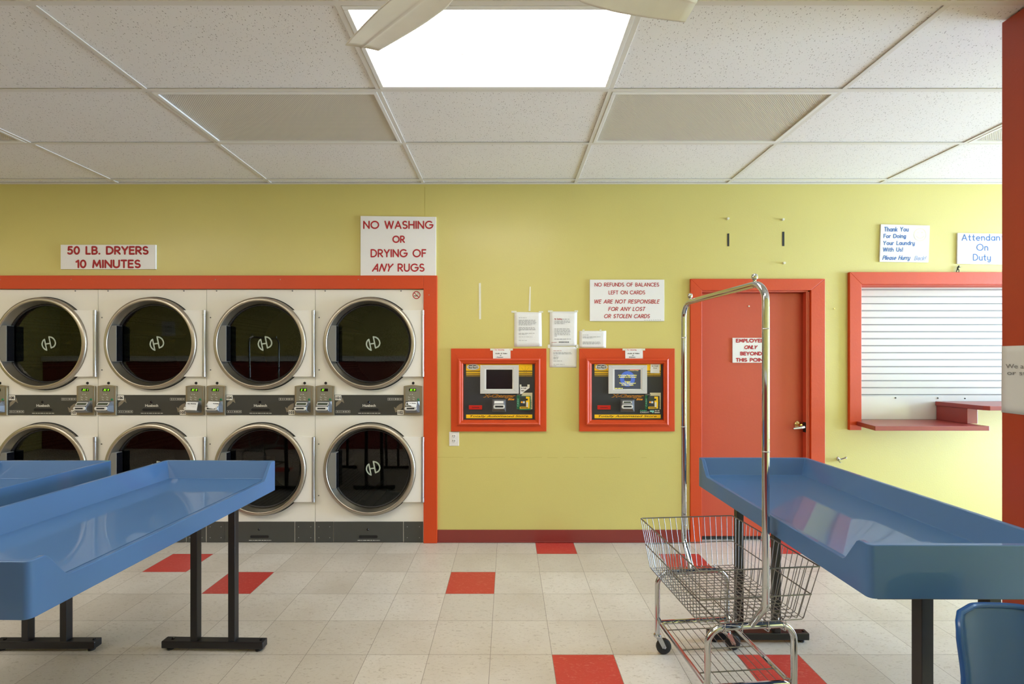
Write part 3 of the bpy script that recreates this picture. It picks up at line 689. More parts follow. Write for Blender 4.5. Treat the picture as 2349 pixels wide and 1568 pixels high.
# paper notices
def words(x0, x1, y, h=1.3, seed=0, frac=1.0):
    r = random.Random(seed); out = []; x = x0; end = x0 + (x1 - x0) * frac
    while x < end - 1:
        l = min(r.uniform(2.5, 8), end - x); out.append(R(x, x + l, y - h / 2, y + h / 2)); x += l + 1.3
    return out
def para(x0, x1, ys, last=.5, seed=1, h=1.2):
    out = []
    for k, y in enumerate(ys): out += words(x0, x1, y, h, seed * 31 + k, last if k == len(ys) - 1 else .93 + .07 * ((k * 7) % 3) / 2)
    return out
def notice(label, corners, texts, tapes=(), group='typed paper notices taped to the wall', y0=-.0008, m='paper', name='paper_sign', curl=0.0):
    cx = sum(p[0] for p in corners) / 4; cyb = max(p[1] for p in corners); org = P(cx, cyb, y0)
    yf = y0 - .0012
    n = 8; v = []; f = []
    rnd = random.Random(int(cx))
    ph = rnd.uniform(0, 6)
    for j in range(n + 1):
        for i in range(n + 1):
            s, t = i / n, j / n
            u = (corners[0][0] * (1 - s) + corners[1][0] * s) * (1 - t) + (corners[3][0] * (1 - s) + corners[2][0] * s) * t
            w_ = (corners[0][1] * (1 - s) + corners[1][1] * s) * (1 - t) + (corners[3][1] * (1 - s) + corners[2][1] * s) * t
            yy = yf - .0006 * (1 + math.sin(s * 14 + ph + t * 2)) * t - curl * max(0, s - .7) * t
            q = P(u, w_, yy); v.append(q)
    for j in range(n):
        for i in range(n):
            a = j * (n + 1) + i; f.append((a, a + 1, a + n + 2, a + n + 1))
    mb = MB().add(v, f, 0, True)
    o = obj(name, mb, m, org=(org[0], y0, org[2])); tag(o, label, 'notice', group)
    sd = o.modifiers.new('thickness', 'SOLIDIFY'); sd.thickness = .0003; sd.offset = 0
    for nm, col, polys in texts:
        mb = MB().flat(polys, onwall(yf - .0030 - curl * .3)); obj(nm, mb, col, o, (org[0], y0, org[2]))
    for k, tp in enumerate(tapes): obj('tape', MB().flat([tp], onwall(yf - .0016)), 'tape', o, (org[0], y0, org[2]))
    return o
notice('long crumpled paper notice, upper left of the three above the kiosks', [(1180, 715), (1242, 716), (1243, 794), (1179.5, 795)],
       [('typed_text', 'ink_grey', words(1190, 1208, 728.5, 1, 4) + para(1190, 1231, [734, 736.8, 739.6, 742.4, 745], .7, 2) + para(1190, 1229, [750.6, 753.4, 756, 758.6], .1, 3) + para(1190, 1229, [764, 766.8], .45, 5) + words(1190, 1221, 772.5, 1, 9) + words(1190, 1209, 780.5, 1, 10))],
       [R(1173, 1185, 712.5, 717), R(1236, 1246, 713, 717)])
notice('paper notice headed No Smoking, tall sheet between the kiosks', [(1261, 714), (1324, 714), (1323, 793), (1261, 794)],
       [('typed_text', 'ink_grey', words(1290, 1308, 731.5, 1.4, 3) + para(1272, 1310, [736, 739, 742], .6, 12, 1.3) + para(1272, 1309, [754, 757.4, 760.6, 764, 767.2, 770.4], .15, 13, 1.3) + words(1272, 1311, 777.2, 1.3, 14)),
        ('pen_note', 'ink_black', [R(1282 + 3.4 * k, 1284.5 + 3.4 * k, 783.2, 785.4) for k in range(7)]),
        ('red_text', 'ink_darkred', strokes('No Smoking', 1272, 1289, 729.4, 732.8, .6) + [R(1265.5 + 4 * k, 1268.5 + 4 * k, 784.6, 785.6) for k in range(3)])],
       [R(1257, 1268, 711.5, 716), R(1318, 1326, 711.5, 716)])
notice('paper notice taped directly below the No Smoking sheet', [(1261, 794.6), (1323, 794.6), (1322.5, 842.5), (1261, 842)],
       [('typed_text', 'ink_grey', para(1269.5, 1313, [808.3, 811], .95, 21) + words(1269.5, 1280, 814.8, 1, 22) + para(1269.5, 1283, [818.5, 820.6, 822.6], .9, 23) + words(1269.5, 1290, 827.6, 1.2, 24) + words(1269.5, 1295, 835.3, 1, 25) + words(1269.5, 1278, 838.6, 1, 26)),
        ('red_text', 'ink_pink', words(1269.5, 1288, 804, 1.2, 27))],
       [R(1256.5, 1262.5, 790, 798), R(1321, 1327, 790, 798)])
notice('short paper notice resting above the right kiosk frame', [(1329, 758.5), (1390.5, 758.5), (1390, 797.5), (1329, 797)],
       [('typed_text', 'ink_grey', words(1337, 1351, 768, 1, 31) + para(1337, 1380, [772.3, 774.6], .55, 32, 1) + para(1337, 1379, [784, 786.3, 788.4], .95, 33, 1))],
       [R(1336, 1341, 755.5, 760), R(1375.5, 1380, 755.5, 760)])
# strips of tape, pins and fixings left on the wall
def strip(label, corners, m, group, cat='tape', name='tape_strip'):
    org = P(sum(p[0] for p in corners) / 4, max(p[1] for p in corners), -.0006)
    pts = [(P(u, v, -.002)[0], P(u, v, -.002)[2]) for u, v in corners]
    o = obj(name, MB().prism(pts, -.0016, .0006), m, org=org); return tag(o, label, cat, group)
strip('long strip of old white tape above the left kiosk', [(1098.5, 649), (1103, 648.5), (1103.5, 731.5), (1099, 732)], 'tape_white', 'old white tape strips')
strip('strip of old white tape running up from the crumpled notice', [(1215, 657), (1217.5, 657), (1217, 713), (1212.5, 713)], 'tape_white', 'old white tape strips')
strip('black strip on the wall above the door, left one', [(1668.5, 535.5), (1673, 535), (1673, 564.5), (1668.5, 564.5)], 'tape_black', 'black strips above the door')
strip('black strip on the wall above the door, right one', [(1794.5, 531.5), (1799.5, 531), (1799.5, 564), (1794.5, 564)], 'tape_black', 'black strips above the door')
for px_, py_, lb in ((1669, 502, 'white push pin above the left black strip'), (1795, 504, 'white push pin above the right black strip'), (1797.5, 603.5, 'white push pin below the right black strip')):
    q = P(px_, py_, 0); o = obj('push_pin', MB().lathe([(.0004, -.017), (.009, -.017), (.0095, -.013), (.006, -.010), (.006, -.005), (.0085, -.003), (.0085, .0008)], q, 'y', 20), 'tape_white', org=q)
    tag(o, lb, 'push pin', 'push pins above the door')
q = P(1912, 708, 0); o = obj('wall_screw', MB().lathe([(.0004, -.010), (.004, -.010), (.0045, -.007), (.002, -.006), (.002, .0008)], q, 'y', 12), 'brass', org=q); tag(o, 'small screw in the wall between door and shutter', 'screw')
# robe hook
q = P(1921, 1052, 0); t = thing('coat_hook', 'small chrome coat hook on the wall beside the door', 'hook', q)
obj('base_plate', MB().lathe([(.0004, -.006), (.010, -.006), (.012, -.001), (.012, .0008)], (q[0] + .003, q[1], q[2] - .002), 'y', 20), 'chrome', t, q)
hk = MB().tube(fillet([(q[0] + .003, -.004, q[2] - .004), (q[0] + .003, -.03, q[2] + .002), (q[0] - .030, -.045, q[2] + .018)], .012), .0055, 10)
hk.tube(fillet([(q[0] + .003, -.004, q[2] - .004), (q[0] + .003, -.03, q[2] + .002), (q[0] + .034, -.045, q[2] + .018)], .012), .0055, 10)
hk.ball((q[0] - .030, -.045, q[2] + .018), .0085).ball((q[0] + .034, -.045, q[2] + .018), .0085)
hk.tube([(q[0] + .003, -.004, q[2] - .008), (q[0] + .004, -.022, q[2] - .022), (q[0] + .004, -.03, q[2] - .024)], .0045, 10)
obj('prongs', hk, 'chrome', t, q)
# wall outlet
ox0, ox1, oy0, oy1 = 1030.5, 1053, 989.5, 1022; q = P((ox0 + ox1) / 2, oy1, 0)
o = obj('wall_outlet', MB().box(P(ox0, 0)[0], P(ox1, 0)[0], -.006, -.0005, P(0, oy1)[2], P(0, oy0)[2]), 'outlet_white', org=q, bevel=.002); tag(o, 'white double wall outlet below the left kiosk frame', 'outlet')
for cy in (1000, 1011):
    cc = P(1041.3, cy, -.006); s_ = obj('socket', MB().lathe([(.0004, -.0022), (.0150, -.0022), (.0165, -.0002)], cc, 'y', 24), 'outlet_white', o, q)
    k = MB().rect(1038.6, 1039.7, cy - 3, cy + .6, -.0088).rect(1042.8, 1043.9, cy - 3, cy + .6, -.0088); k.disc((cc[0], -.0088, cc[2] - .008), .0022); obj('slots', k, 'seam_black', s_, q)
# toy soldier on the shutter casing
q = (P(2197, 625, -.012)[0], -.012, WZ(625) + .0004)
def soldier():
    s = .056
    J = [(-.02, 0, .48), (.00, 0, .62), (.10, 0, .80), (.16, 0, .93), (.17, 0, .99),            # pelvis, belly, chest, neck/head, helmet
         (-.08, .05, .26), (-.16, .06, .03), (-.08, .05, .01),                                    # back leg
         (.12, -.05, .34), (.11, -.05, .04), (.22, -.05, .02),                                    # front leg
         (.18, -.09, .68), (.36, -.05, .72), (.18, .09, .70), (.30, .04, .73)]
    E = [(0, 1), (1, 2), (2, 3), (3, 4), (0, 5), (5, 6), (6, 7), (0, 8), (8, 9), (9, 10), (2, 11), (11, 12), (2, 13), (13, 14)]
    rad = [.085, .085, .10, .075, .085, .06, .045, .04, .06, .045, .04, .045, .035, .045, .035]
    me = bpy.data.meshes.new('toy_soldier'); me.from_pydata([(x * s, y * s, z * s) for x, y, z in J], E, []); me.materials.append(MATS['olive_plastic'])
    o = bpy.data.objects.new('toy_soldier', me); COL.objects.link(o); o.location = q
    sk = o.modifiers.new('skin', 'SKIN'); me.skin_vertices.new() if not me.skin_vertices else None
    for i, r in enumerate(rad): me.skin_vertices[0].data[i].radius = (r * s, r * s)
    me.skin_vertices[0].data[0].use_root = True
    sb = o.modifiers.new('smooth', 'SUBSURF'); sb.levels = 1; sb.render_levels = 1
    tag(o, 'tiny dark green toy soldier standing on the shutter frame', 'toy')
    g = MB().tube([(.10 * s, -.02 * s, .74 * s), (.62 * s, -.02 * s, .77 * s)], .016 * s, 6).box(-.02 * s, .14 * s, -.04 * s, 0, .68 * s, .75 * s)
    obj('rifle', g, 'olive_plastic', o)
    obj('base', MB().lathe([(.0001, 0), (.2 * s, 0), (.2 * s, .03 * s), (.0001, .03 * s)], (.03 * s, 0, 0), 'z', 16), 'olive_plastic', o)
soldier()
# paper on the pillar (faces left, into the room)
def pillar_paper():
    x = PX0 - .0008; y_far = PY1 - .003; w_ = .24; z1 = 1.515; z0 = 1.238; org = (x, y_far - w_ / 2, z0)
    v = []; f = []; n = 10
    for j in range(n + 1):
        for i in range(n + 1):
            s, t = i / n, j / n; v.append((x - .0012 - .001 * (1 + math.sin(s * 9 + t * 3)) * t, y_far - w_ * s, z1 + (z0 - z1) * t - .004 * s * t))
    for j in range(n):
        for i in range(n):
            a = j * (n + 1) + i; f.append((a, a + 1, a + n + 2, a + n + 1))
    o = obj('paper_sign', MB().add(v, f, 0, True), 'paper_grey', org=org); tag(o, 'paper notice taped on the red pillar at the right edge', 'notice')
    sd = o.modifiers.new('thickness', 'SOLIDIFY'); sd.thickness = .0003; sd.offset = 0
    mb = MB(); mp = lambda u, v_: (x - .0042, y_far - u, v_)
    for tx, u0, u1, zt_, zb in (('We are', .018, .018 + .095, 1.4405, 1.423), ('or stolen', .024, .024 + .135, 1.4135, 1.3955)):
        vs, fs = fontpolys(tx); mb.add([mp(u0 + a * (u1 - u0), zb + b * (zt_ - zb)) for a, b in vs], fs)
    obj('typed_text', mb, 'ink_midgrey', o, org)
pillar_paper()
# sign on the far wall, mirrored in a dryer door
ts = thing('wall_sign', 'square octagon sign mirrored in a dryer door, on the opposite wall', 'sign', (-6.2, YF + .002, 1.95))
obj('board', MB().box(-6.37, -6.03, YF + .002, YF + .008, 1.95, 2.29), 'sign_board', ts, (-6.2, YF + .002, 1.95))
mb = MB(); mp = lambda u, v: (-6.2 - u, YF + .0095, 2.12 + v)
mb.flat(ribbon([(.15 * math.cos(PI / 8 + PI / 4 * k), .15 * math.sin(PI / 8 + PI / 4 * k)) for k in range(9)], .006), mp)
for tx, u0, u1, z0, z1 in (('TRIPLE', -.10, .10, .0, .06), ('LOAD', -.09, .09, -.08, -.02)):
    for p in strokes(tx, u0, u1, -z1, -z0, .010): mb.flat([[(a, -b) for a, b in p]], mp)
obj('lettering', mb, 'ink_black', ts, (-6.2, YF + .002, 1.95))
# ------------------------------------------------------------------ stacked tumble dryers
PITCH = 249 * M1
def hole_plate(mb, x0, x1, z0, z1, c, r, y, seg=64):        # plate with a round hole
    cv = [(c[0] + r * math.cos(2 * PI * k / seg), y, c[1] + r * math.sin(2 * PI * k / seg)) for k in range(seg)]
    ov = []
    for k in range(seg):
        a = 2 * PI * k / seg; dx, dz = math.cos(a), math.sin(a)
        t = min((x1 - c[0]) / dx if dx > 1e-9 else 1e9, (x0 - c[0]) / dx if dx < -1e-9 else 1e9, (z1 - c[1]) / dz if dz > 1e-9 else 1e9, (z0 - c[1]) / dz if dz < -1e-9 else 1e9)
        ov.append((c[0] + dx * t, y, c[1] + dz * t))
    mb.add(cv + ov, [(k, seg + k, seg + (k + 1) % seg, (k + 1) % seg) for k in range(seg)])
    for (cx, cz) in ((x0, z0), (x1, z0), (x1, z1), (x0, z1)):  # fill the corners
        a = math.atan2(cz - c[1], cx - c[0]) % (2 * PI); k = int(a / (2 * PI) * seg)
        mb.add([ov[k], (cx, y, cz), ov[(k + 1) % seg]], [(0, 1, 2)])
EMB = [  # stylised twin-leaf monogram in units of its half size (x right, y up)
    [(-.62, .60), (-.30, -.95)], [(-.62, .60), (-.80, .46), (-.92, .22), (-.97, -.05), (-.93, -.30), (-.80, -.57), (-.58, -.80), (-.30, -.95)],
    [(.02, .98), (.34, -.62)], [(.02, .98), (.42, .90), (.70, .70), (.89, .40), (.96, .08), (.90, -.20), (.72, -.44), (.34, -.62)],
    [(-.50, -.06), (.20, .04)]]
def dryer(k, label, numbers, leds):
    dx = -PITCH * k
    x0, x1 = WX(723.6) , WX(971.6)
    org = ((x0 + x1) / 2, 0.3, 0.0)
    t = thing('tumble_dryer', label, 'dryer', (org[0] + dx, org[1], 0), group='stacked tumble dryers in a row')
    def o_(name, mb, m, parent=t, **kw): return obj(name, mb, m, parent, org, **kw)
    zt, zs0, zs1, zb = WZ(664), WZ(905), WZ(951.7), WZ(1195)
    yf = 0.0
    cen = [P(846, 787, -.05), P(846, 1078, -.05)]
    cab = MB()
    hole_plate(cab, x0, x1, zs0, zt, (cen[0][0], cen[0][2]), .352, yf)
    hole_plate(cab, x0, x1, zb, zs1, (cen[1][0], cen[1][2]), .352, yf)
    cab.add([(x0, .0, zs0), (x1, .0, zs0), (x1, .0, zs1), (x0, .0, zs1)], [(0, 1, 2, 3)])
    for xx in (x0, x1): cab.add([(xx, 0, .004), (xx, .95, .004), (xx, .95, zt), (xx, 0, zt)], [(0, 1, 2, 3)])
    cab.add([(x0, 0, zt), (x1, 0, zt), (x1, .95, zt), (x0, .95, zt)], [(0, 1, 2, 3)]); cab.add([(x0, .95, .004), (x1, .95, .004), (x1, .95, zt), (x0, .95, zt)], [(0, 1, 2, 3)])
    cab.add([(x0, 0, .004), (x1, 0, .004), (x1, 0, zb), (x0, 0, zb)], [(0, 1, 2, 3)])
    o_('cabinet', cab, 'dryer_white')
    for q in ((746, 667), (920, 667), (732, 728), (732, 848), (731, 1018), (731, 1136)):
        c = P(q[0], q[1], -.001); o_('screw', MB().lathe([(.0003, -.004), (.0045, -.003), (.0055, 0)], c, 'y', 10), 'reader_grey')
    for ci, c in enumerate(cen):
        cx, cz = c[0], c[2]; C = (cx, 0, cz)
        # drum behind the door
        dr = MB().lathe([(.335, .07), (.41, .10), (.41, .80), (.40, .82)], C, 'y', 48)
        dm = o_('drum', dr, ['drum_metal', 'drum_back'])
        bk = MB().lathe([(.405, .80), (.10, .805), (.0005, .805)], C, 'y', 48); o_('back_plate', bk, 'drum_metal', dm)
        a0 = .6 + k * 1.1 + ci * 1.7
        for b in range(3):
            a = a0 + b * 2 * PI / 3; pr = MB(); ca, sa = math.cos(a), math.sin(a)
            pr.prism([(cx + ca * .40 - sa * .05, cz + sa * .40 + ca * .05), (cx + ca * .40 + sa * .05, cz + sa * .40 - ca * .05), (cx + ca * .30 + sa * .015, cz + sa * .30 - ca * .015), (cx + ca * .30 - sa * .015, cz + sa * .30 + ca * .015)], .12, .79)
            o_('baffle', pr, 'drum_back', dm)
        mth = MB().lathe([(.352, .0), (.352, .05), (.334, .07)], C, 'y', 64); o_('drum_mouth', mth, 'black_rubber')
        # door
        ring = MB().lathe([(.346, .004), (.3655, .002), (.3665, -.036), (.3645, -.0425), (.360, -.0465), (.350, -.0500), (.3405, -.0508), (.3365, -.049), (.3345, -.044), (.317, .014), (.3135, .022)], C, 'y', 96)
        dor = o_('door', ring, 'steel_ring', angle=50)
        o_('door_gap', MB().lathe([(.3670, -.0015), (.3745, -.0015), (.3745, -.0005), (.3670, -.0005)], C, 'y', 96, closed=True, smooth=False), 'seam_black', dor)
        o_('gasket', MB().lathe([(.3165, .012), (.312, .008), (.306, .012), (.304, .02), (.312, .03)], C, 'y', 96), 'black_rubber', dor)
        gl = MB().lathe([(.310, .0205), (.24, .0192), (.15, .0182), (.07, .0178), (.0005, .0177)], C, 'y', 64)
        o_('glass', gl, 'door_glass', dor)
        em = MB()
        for p in EMB: em.flat(ribbon([(u, v) for u, v in p], .19), lambda u, v: (cx + .016 + u * .056, .0150, cz + v * .056))
        o_('emblem', em, 'emblem', dor)
        # recessed pull on the left
        hx1 = P(771, 0, -.046)[0]; hz0, hz1 = P(0, 829 if ci == 0 else 1121, -.046)[2], P(0, 746 if ci == 0 else 1038, -.046)[2]
        pts = [(hx1, hz0), (hx1, hz1)]; r = .333
        for q in range(9):
            z = hz1 + (hz0 - hz1) * q / 8; pts.append((cx - math.sqrt(r * r - (z - cz) ** 2), z))
        hb = MB().prism(pts, -.0455, .012); hnd = o_('handle', hb, 'handle_grey', dor, bevel=.003)
        o_('grip_recess', MB().box(hx1 + .0001, hx1 + .0015, -.0435, .012, hz0 + .003, hz1 - .003), 'black_gloss', hnd)
        # hinge plate and hinge
        zh = P(0, 711 if ci == 0 else 1002, -.03)[2] - cz; xr = P(966, 0, -.03)[0]
        pts = [(xr, cz - zh), (xr, cz + zh)]
        for q in range(13):
            a = math.asin(zh / .3672) * (1 - 2 * q / 12); pts.append((cx + .3675 * math.cos(a), cz + .3675 * math.sin(a)))
        o_('hinge_plate', MB().prism(pts, -.030, -.0005), 'plate_white', dor, bevel=.002)
        hxx = P(969.2, 0, -.03)[0]
        hg = MB()
        for s0, s1, rr in ((-1, -.86, .0125), (-.855, .855, .0112), (.86, 1, .0125)):
            hg.lathe([(.0005, zh * s0), (rr, zh * s0), (rr, zh * s1), (.0005, zh * s1)], (hxx, -.024, cz), 'z', 16)
        o_('hinge', hg, 'hinge_metal', dor)
    # lint panel between the two pockets
    lp = o_('lint_panel', MB().pbox(768.3, 927, 905.3, 951.5, -.006, -.0004), 'dark_panel', bevel=.0012)
    yv = -.0068
    mb = MB(); font(mb, 'Huebsch', 832.5, 862.5, 926.5, 932.5, inwall(yv), off=.035); o_('brand_name', mb, 'mark_white', lp)
    mb = MB()
    for q in words(822.5, 873, 947.2, 1.3, 77): mb.flat([q], inwall(yv))
    o_('fine_print', mb, 'mark_white', lp)
    for bx, by in ((890, 912.2), (770.8, 940.9)):
        mb = MB()
        for a, b in ((0, 7), (8.5, 25), (26.5, 33)): mb.flat(ribbon(R(bx + a, bx + b, by, by + 5.2) + [(bx + a, by)], .45), inwall(yv))
        mb.flat([R(bx + 2.7, bx + 4.2, by + .9, by + 4.3), [(bx + 15.5, by + 2.6), (bx + 18, by + 1), (bx + 18, by + 4.2)], R(bx + 18, bx + 21, by + 2.1, by + 3.1), R(bx + 10.5, bx + 14, by + 2.1, by + 3.1), [(bx + 22, by + .6), (bx + 24.4, by + 2.6), (bx + 22, by + 4.6)], R(bx + 28.5, bx + 31, by + 1.6, by + 3.6)], inwall(yv))
        o_('instruction_icons', mb, 'mark_white', lp)
    ar = MB().flat([[(770.8, 932.8), (771.5, 923), (778, 917.6), (785, 916.4), (786.4, 911), (790.2, 924.2), (784.6, 920), (780.2, 925.5)]], inwall(yv))
    o_('arrow', ar, 'arrow_tan', lp)
    ar = MB().flat([[(924, 923.8), (917, 926.5), (910.5, 932), (909, 936), (904, 932.5), (907.6, 945.2), (911, 944.2), (914.5, 941), (920, 939), (924, 934)]], inwall(yv))
    o_('arrow', ar, 'arrow_tan', lp)
    c = (WX(846.5), -.006, WZ(921.5)); o_('lock', MB().lathe([(.0003, -.006), (.006, -.006), (.0095, -.002), (.0095, -.0002)], c, 'y', 16), 'black_gloss', lp)
    def pull(par, cx_, cy_, yq):
        pts = [(WX(cx_ + 18.3 + 3.1 * math.cos(a * PI / 8 - PI / 2)), WZ(cy_ - 3.1 * math.sin(a * PI / 8 - PI / 2))) for a in range(9)] + [(WX(cx_ - 18.3 + 3.1 * math.cos(a * PI / 8 + PI / 2)), WZ(cy_ - 3.1 * math.sin(a * PI / 8 + PI / 2))) for a in range(9)]
        n = len(pts); sc = [(WX(cx_) + (x - WX(cx_)) * 1.045, WZ(cy_) + (z - WZ(cy_)) * 1.25) for x, z in pts]
        mb = MB(); mb.add([(x, yq - .0022, z) for x, z in sc] + [(x, yq - .0030, z) for x, z in pts] + [(x, yq - .0006, z) for x, z in pts], [(i, (i + 1) % n, n + (i + 1) % n, n + i) for i in range(n)] + [(n + i, n + (i + 1) % n, 2 * n + (i + 1) % n, 2 * n + i) for i in range(n)] + [list(range(2 * n, 3 * n))])
        mb.mi = [0] * n * 2 + [1]
        o_('pull_slot', mb, ['dark_panel', 'seam_black'], par)
    pull(lp, 847.5, 939, -.006)
    for (sx, sy), tx in zip(((769.3, 906.3), (912, 940)), numbers):
        st = MB().pbox(sx, sx + 14.3, sy, sy + 10.8, -.0078, -.0064); s_ = o_('number_sticker', st, 'sticker', lp)
        mb = MB(); font(mb, tx, sx + 1.6, sx + 12.8, sy + 2.1, sy + 8.8, inwall(-.0086), off=.035); o_('numerals', mb, 'ink_black', s_)
    # control modules
    for side, (mx0, mx1) in enumerate(((725.8, 768), (927, 968.2))):
        arch = [(WX(mx1), WZ(951.3)), (WX(mx1), WZ(884.8))] + [(WX(mx1 + (mx0 - mx1) * q / 8), WZ(884.8 - 2.4 * math.sin(PI * q / 8))) for q in range(1, 8)] + [(WX(mx0), WZ(884.8)), (WX(mx0), WZ(951.3))]
        cp = o_('control_panel', MB().prism(arch, -.017, -.0004), 'champagne', bevel=.002)
        fx0, fx1 = mx0 + 4.3, mx1 - 4.3
        o_('faceplate', MB().pbox(fx0, fx1, 886.5, 945.2, -.0186, -.0172), 'champagne_face', cp)
        ds = o_('display', MB().pbox(fx0 + 8.2, fx0 + 24.2, 890.4, 896.8, -.0195, -.0188), 'black_gloss', cp)
        mb = MB()
        for p in strokes(leds[side], fx0 + 10.4, fx0 + 23 if len(leds[side]) > 2 else fx0 + 16.5, 891.4, 895.8, .95, .25): mb.flat([p], inwall(-.0202))
        o_('digits', mb, 'led', ds)
        mb = MB()
        for u, v in ((6, 909), (8.5, 910.2), (6.5, 914), (8.7, 915.4), (16.5, 909), (19, 910.4), (16.8, 914.2), (19.2, 915.2)): mb.flat([R(fx0 + u, fx0 + u + 1.5, v, v + 1.7)], inwall(-.0192))
        mb.flat([R(fx0 + 9, fx0 + 12.5, 902.8, 903.7), R(fx0 + 14.5, fx0 + 17, 903, 904.4)], inwall(-.0192)); o_('keypad', mb, 'mark_white', cp)
        bx = fx0 + 29; c = (WX(bx), -.0186, WZ(915.3)); o_('start_button', MB().lathe([(.0003, -.005), (.0075, -.004), (.009, 0)], c, 'y', 16), 'button_green', cp)
        # card reader: a sloping snout with a slot
        rx0, rx1, ry0, ry1 = fx0 + .2, fx1 - .4, 919.2, 945
        X0_, X1_, Z0_, Z1_ = WX(rx0), WX(rx1), WZ(ry1), WZ(ry0)
        zz = [Z1_, Z1_ - .036, Z0_ + .018, Z0_]; yo = [-.030, -.058, -.062, -.036]
        v = []
        for (z, y) in zip(zz, yo):
            v += [(X0_, -.0188, z), (X0_ + .005, y, z), (X1_ - .013, y, z), (X1_, -.0188, z)]
        f = []
        for a in range(3):
            for b in range(3): f.append((a * 4 + b, a * 4 + 4 + b, a * 4 + 5 + b, a * 4 + 1 + b))
        f += [(0, 1, 2, 3), (15, 14, 13, 12)]
        rd = o_('card_reader', MB().add(v, f), 'reader_grey', cp, bevel=.0025)
        xa, xb = X0_ + .009, X1_ - .020
        def slope(s, z, off): # point on the front faces
            for (za, ya), (zb_, yb) in zip(zip(zz, yo), zip(zz[1:], yo[1:])):
                if za >= z >= zb_: return ya + (yb - ya) * (za - z) / (za - zb_) - off
            return yo[-1] - off
        def patch(x0_, x1_, z0_, z1_, off): return MB().add([(x0_, slope(0, z0_, off), z0_), (x1_, slope(0, z0_, off), z0_), (x1_, slope(0, z1_, off), z1_), (x0_, slope(0, z1_, off), z1_)], [(0, 1, 2, 3)])
        zc = Z1_ - .020; o_('reader_screen_frame', patch(xa - .002, xb + .004, zc - .012, zc + .012, .0012), 'reader_light', cp)
        o_('reader_screen', patch(xa + .004, xb - .003, zc - .007, zc + .007, .0020), 'lcd_green', cp)
        zc = Z1_ - .054; cxm = (xa + xb) / 2 - .001; hw = (xb - xa) / 2 + .006
        pts = [(cxm + hw - .014 + .014 * math.cos(a * PI / 8 - PI / 2), zc + .0145 * math.sin(a * PI / 8 - PI / 2)) for a in range(9)] + [(cxm - hw + .014 + .014 * math.cos(a * PI / 8 + PI / 2), zc + .0145 * math.sin(a * PI / 8 + PI / 2)) for a in range(9)]
        sb = o_('slot_bezel', MB().prism(pts, -.0675, -.056), 'reader_light', cp, bevel=.0015)
        o_('card_slot', MB().box(cxm - hw * .64, cxm + hw * .64, -.0684, -.0676, zc - .0055, zc + .0055), 'seam_black', cp)
        c = (WX((mx0 + mx1) / 2 + .3), -.0005, WZ(878.2)); o_('cam_lock', MB().lathe([(.0003, -.004), (.0095, -.0035), (.011, -.0002)], c, 'y', 20), 'seam_black')
    # base panels
    b1 = o_('lower_lint_panel', MB().pbox(766, 925, 1195.5, 1242.5, -.006, -.0004), 'grey_panel', bevel=.0012)
    mb = MB()
    for q in words(821, 872, 1238, 1.3, 78): mb.flat([q], inwall(-.0068))
    o_('fine_print', mb, 'mark_white', b1)
    c = (WX(844), -.006, WZ(1213)); o_('lock', MB().lathe([(.0003, -.006), (.006, -.006), (.0095, -.002), (.0095, -.0002)], c, 'y', 16), 'black_gloss', b1)
    pull(b1, 845.5, 1229.5, -.006)
    for xa, xb in ((724, 765), (926.6, 970.5)):
        kp = o_('kick_plate', MB().pbox(xa, xb, 1195.5, 1243, -.005, -.0004), 'grey_panel', bevel=.001)
        for u in (xa + 8, xb - 8):
            for v_ in (1207, 1232): o_('rivet', MB().lathe([(.0003, -.002), (.003, -.0015), (.0035, 0)], (WX(u), -.005, WZ(v_)), 'y', 8), 'mark_grey', kp)
    if k == 0:
        c = P(955.5, 676.5, -.0022); pz = o_('warning_sticker', MB().pbox(945.5, 966.5, 666.5, 687.5, -.0018, -.0006), 'sticker')
        mb = MB().flat(ribbon(A(955.5, 676.5, 8, 8, 0, 360, 32), 2.0) + ribbon([(950, 671), (961, 682)], 1.8), inwall(-.0026)); o_('prohibition_ring', mb, 'ink_red', pz)
        mb = MB().flat([R(950, 959.5, 677.5, 679.3)] + ribbon([(958, 676), (960.5, 673.5), (957.5, 671.5), (959, 669.8)], .8), inwall(-.0023)); o_('cigarette_symbol', mb, 'ink_black', pz)
    return t
dryer(0, 'white stacked tumble dryer numbered 101 and 102, next to the red trim', ('101', '102'), ('EC', 'EC 19'))
dryer(1, 'white stacked tumble dryer numbered 104 and 103, reflecting the garment rail', ('104', '103'), ('EC 1', 'E 15'))
dryer(2, 'white stacked tumble dryer numbered 106 and 105', ('106', '105'), ('EC 11', 'EC 11'))
dryer(3, 'white stacked tumble dryer numbered 108 and 107, cut by the left photo edge', ('108', '107'), ('EC 11', 'EC 1'))
# handwritten slips stuck over card readers
def slip(label, corners, y, ink=(), tilt=.012):
    v = []; 
    for i, (u, w_) in enumerate(corners): v.append(P(u, w_, y - (tilt if i > 1 else 0)))
    org = (sum(p[0] for p in v) / len(v), y, min(p[2] for p in v))
    o = obj('paper_slip', MB().add(v, [list(range(len(v)))]), 'paper', org=org); tag(o, label, 'paper slip', 'paper slips stuck on the card readers')
    sd = o.modifiers.new('thickness', 'SOLIDIFY'); sd.thickness = .0004; sd.offset = 0
    if ink:
        w_ = corners; mb = MB()
        for p in ink: mb.flat([p], lambda a, b: P(a, b, y - .0035 - tilt * max(0, (b - w_[0][1]) / (w_[2][1] - w_[0][1]))))
        obj('handwriting', mb, 'ink_black', o, org)
slip('white handwritten slip covering the card reader of dryer 105', [(427, 921), (454.5, 922), (451, 941), (425.5, 939)], -.060, strokes('Not Working', 430, 450, 924, 926.6, .6, .2))
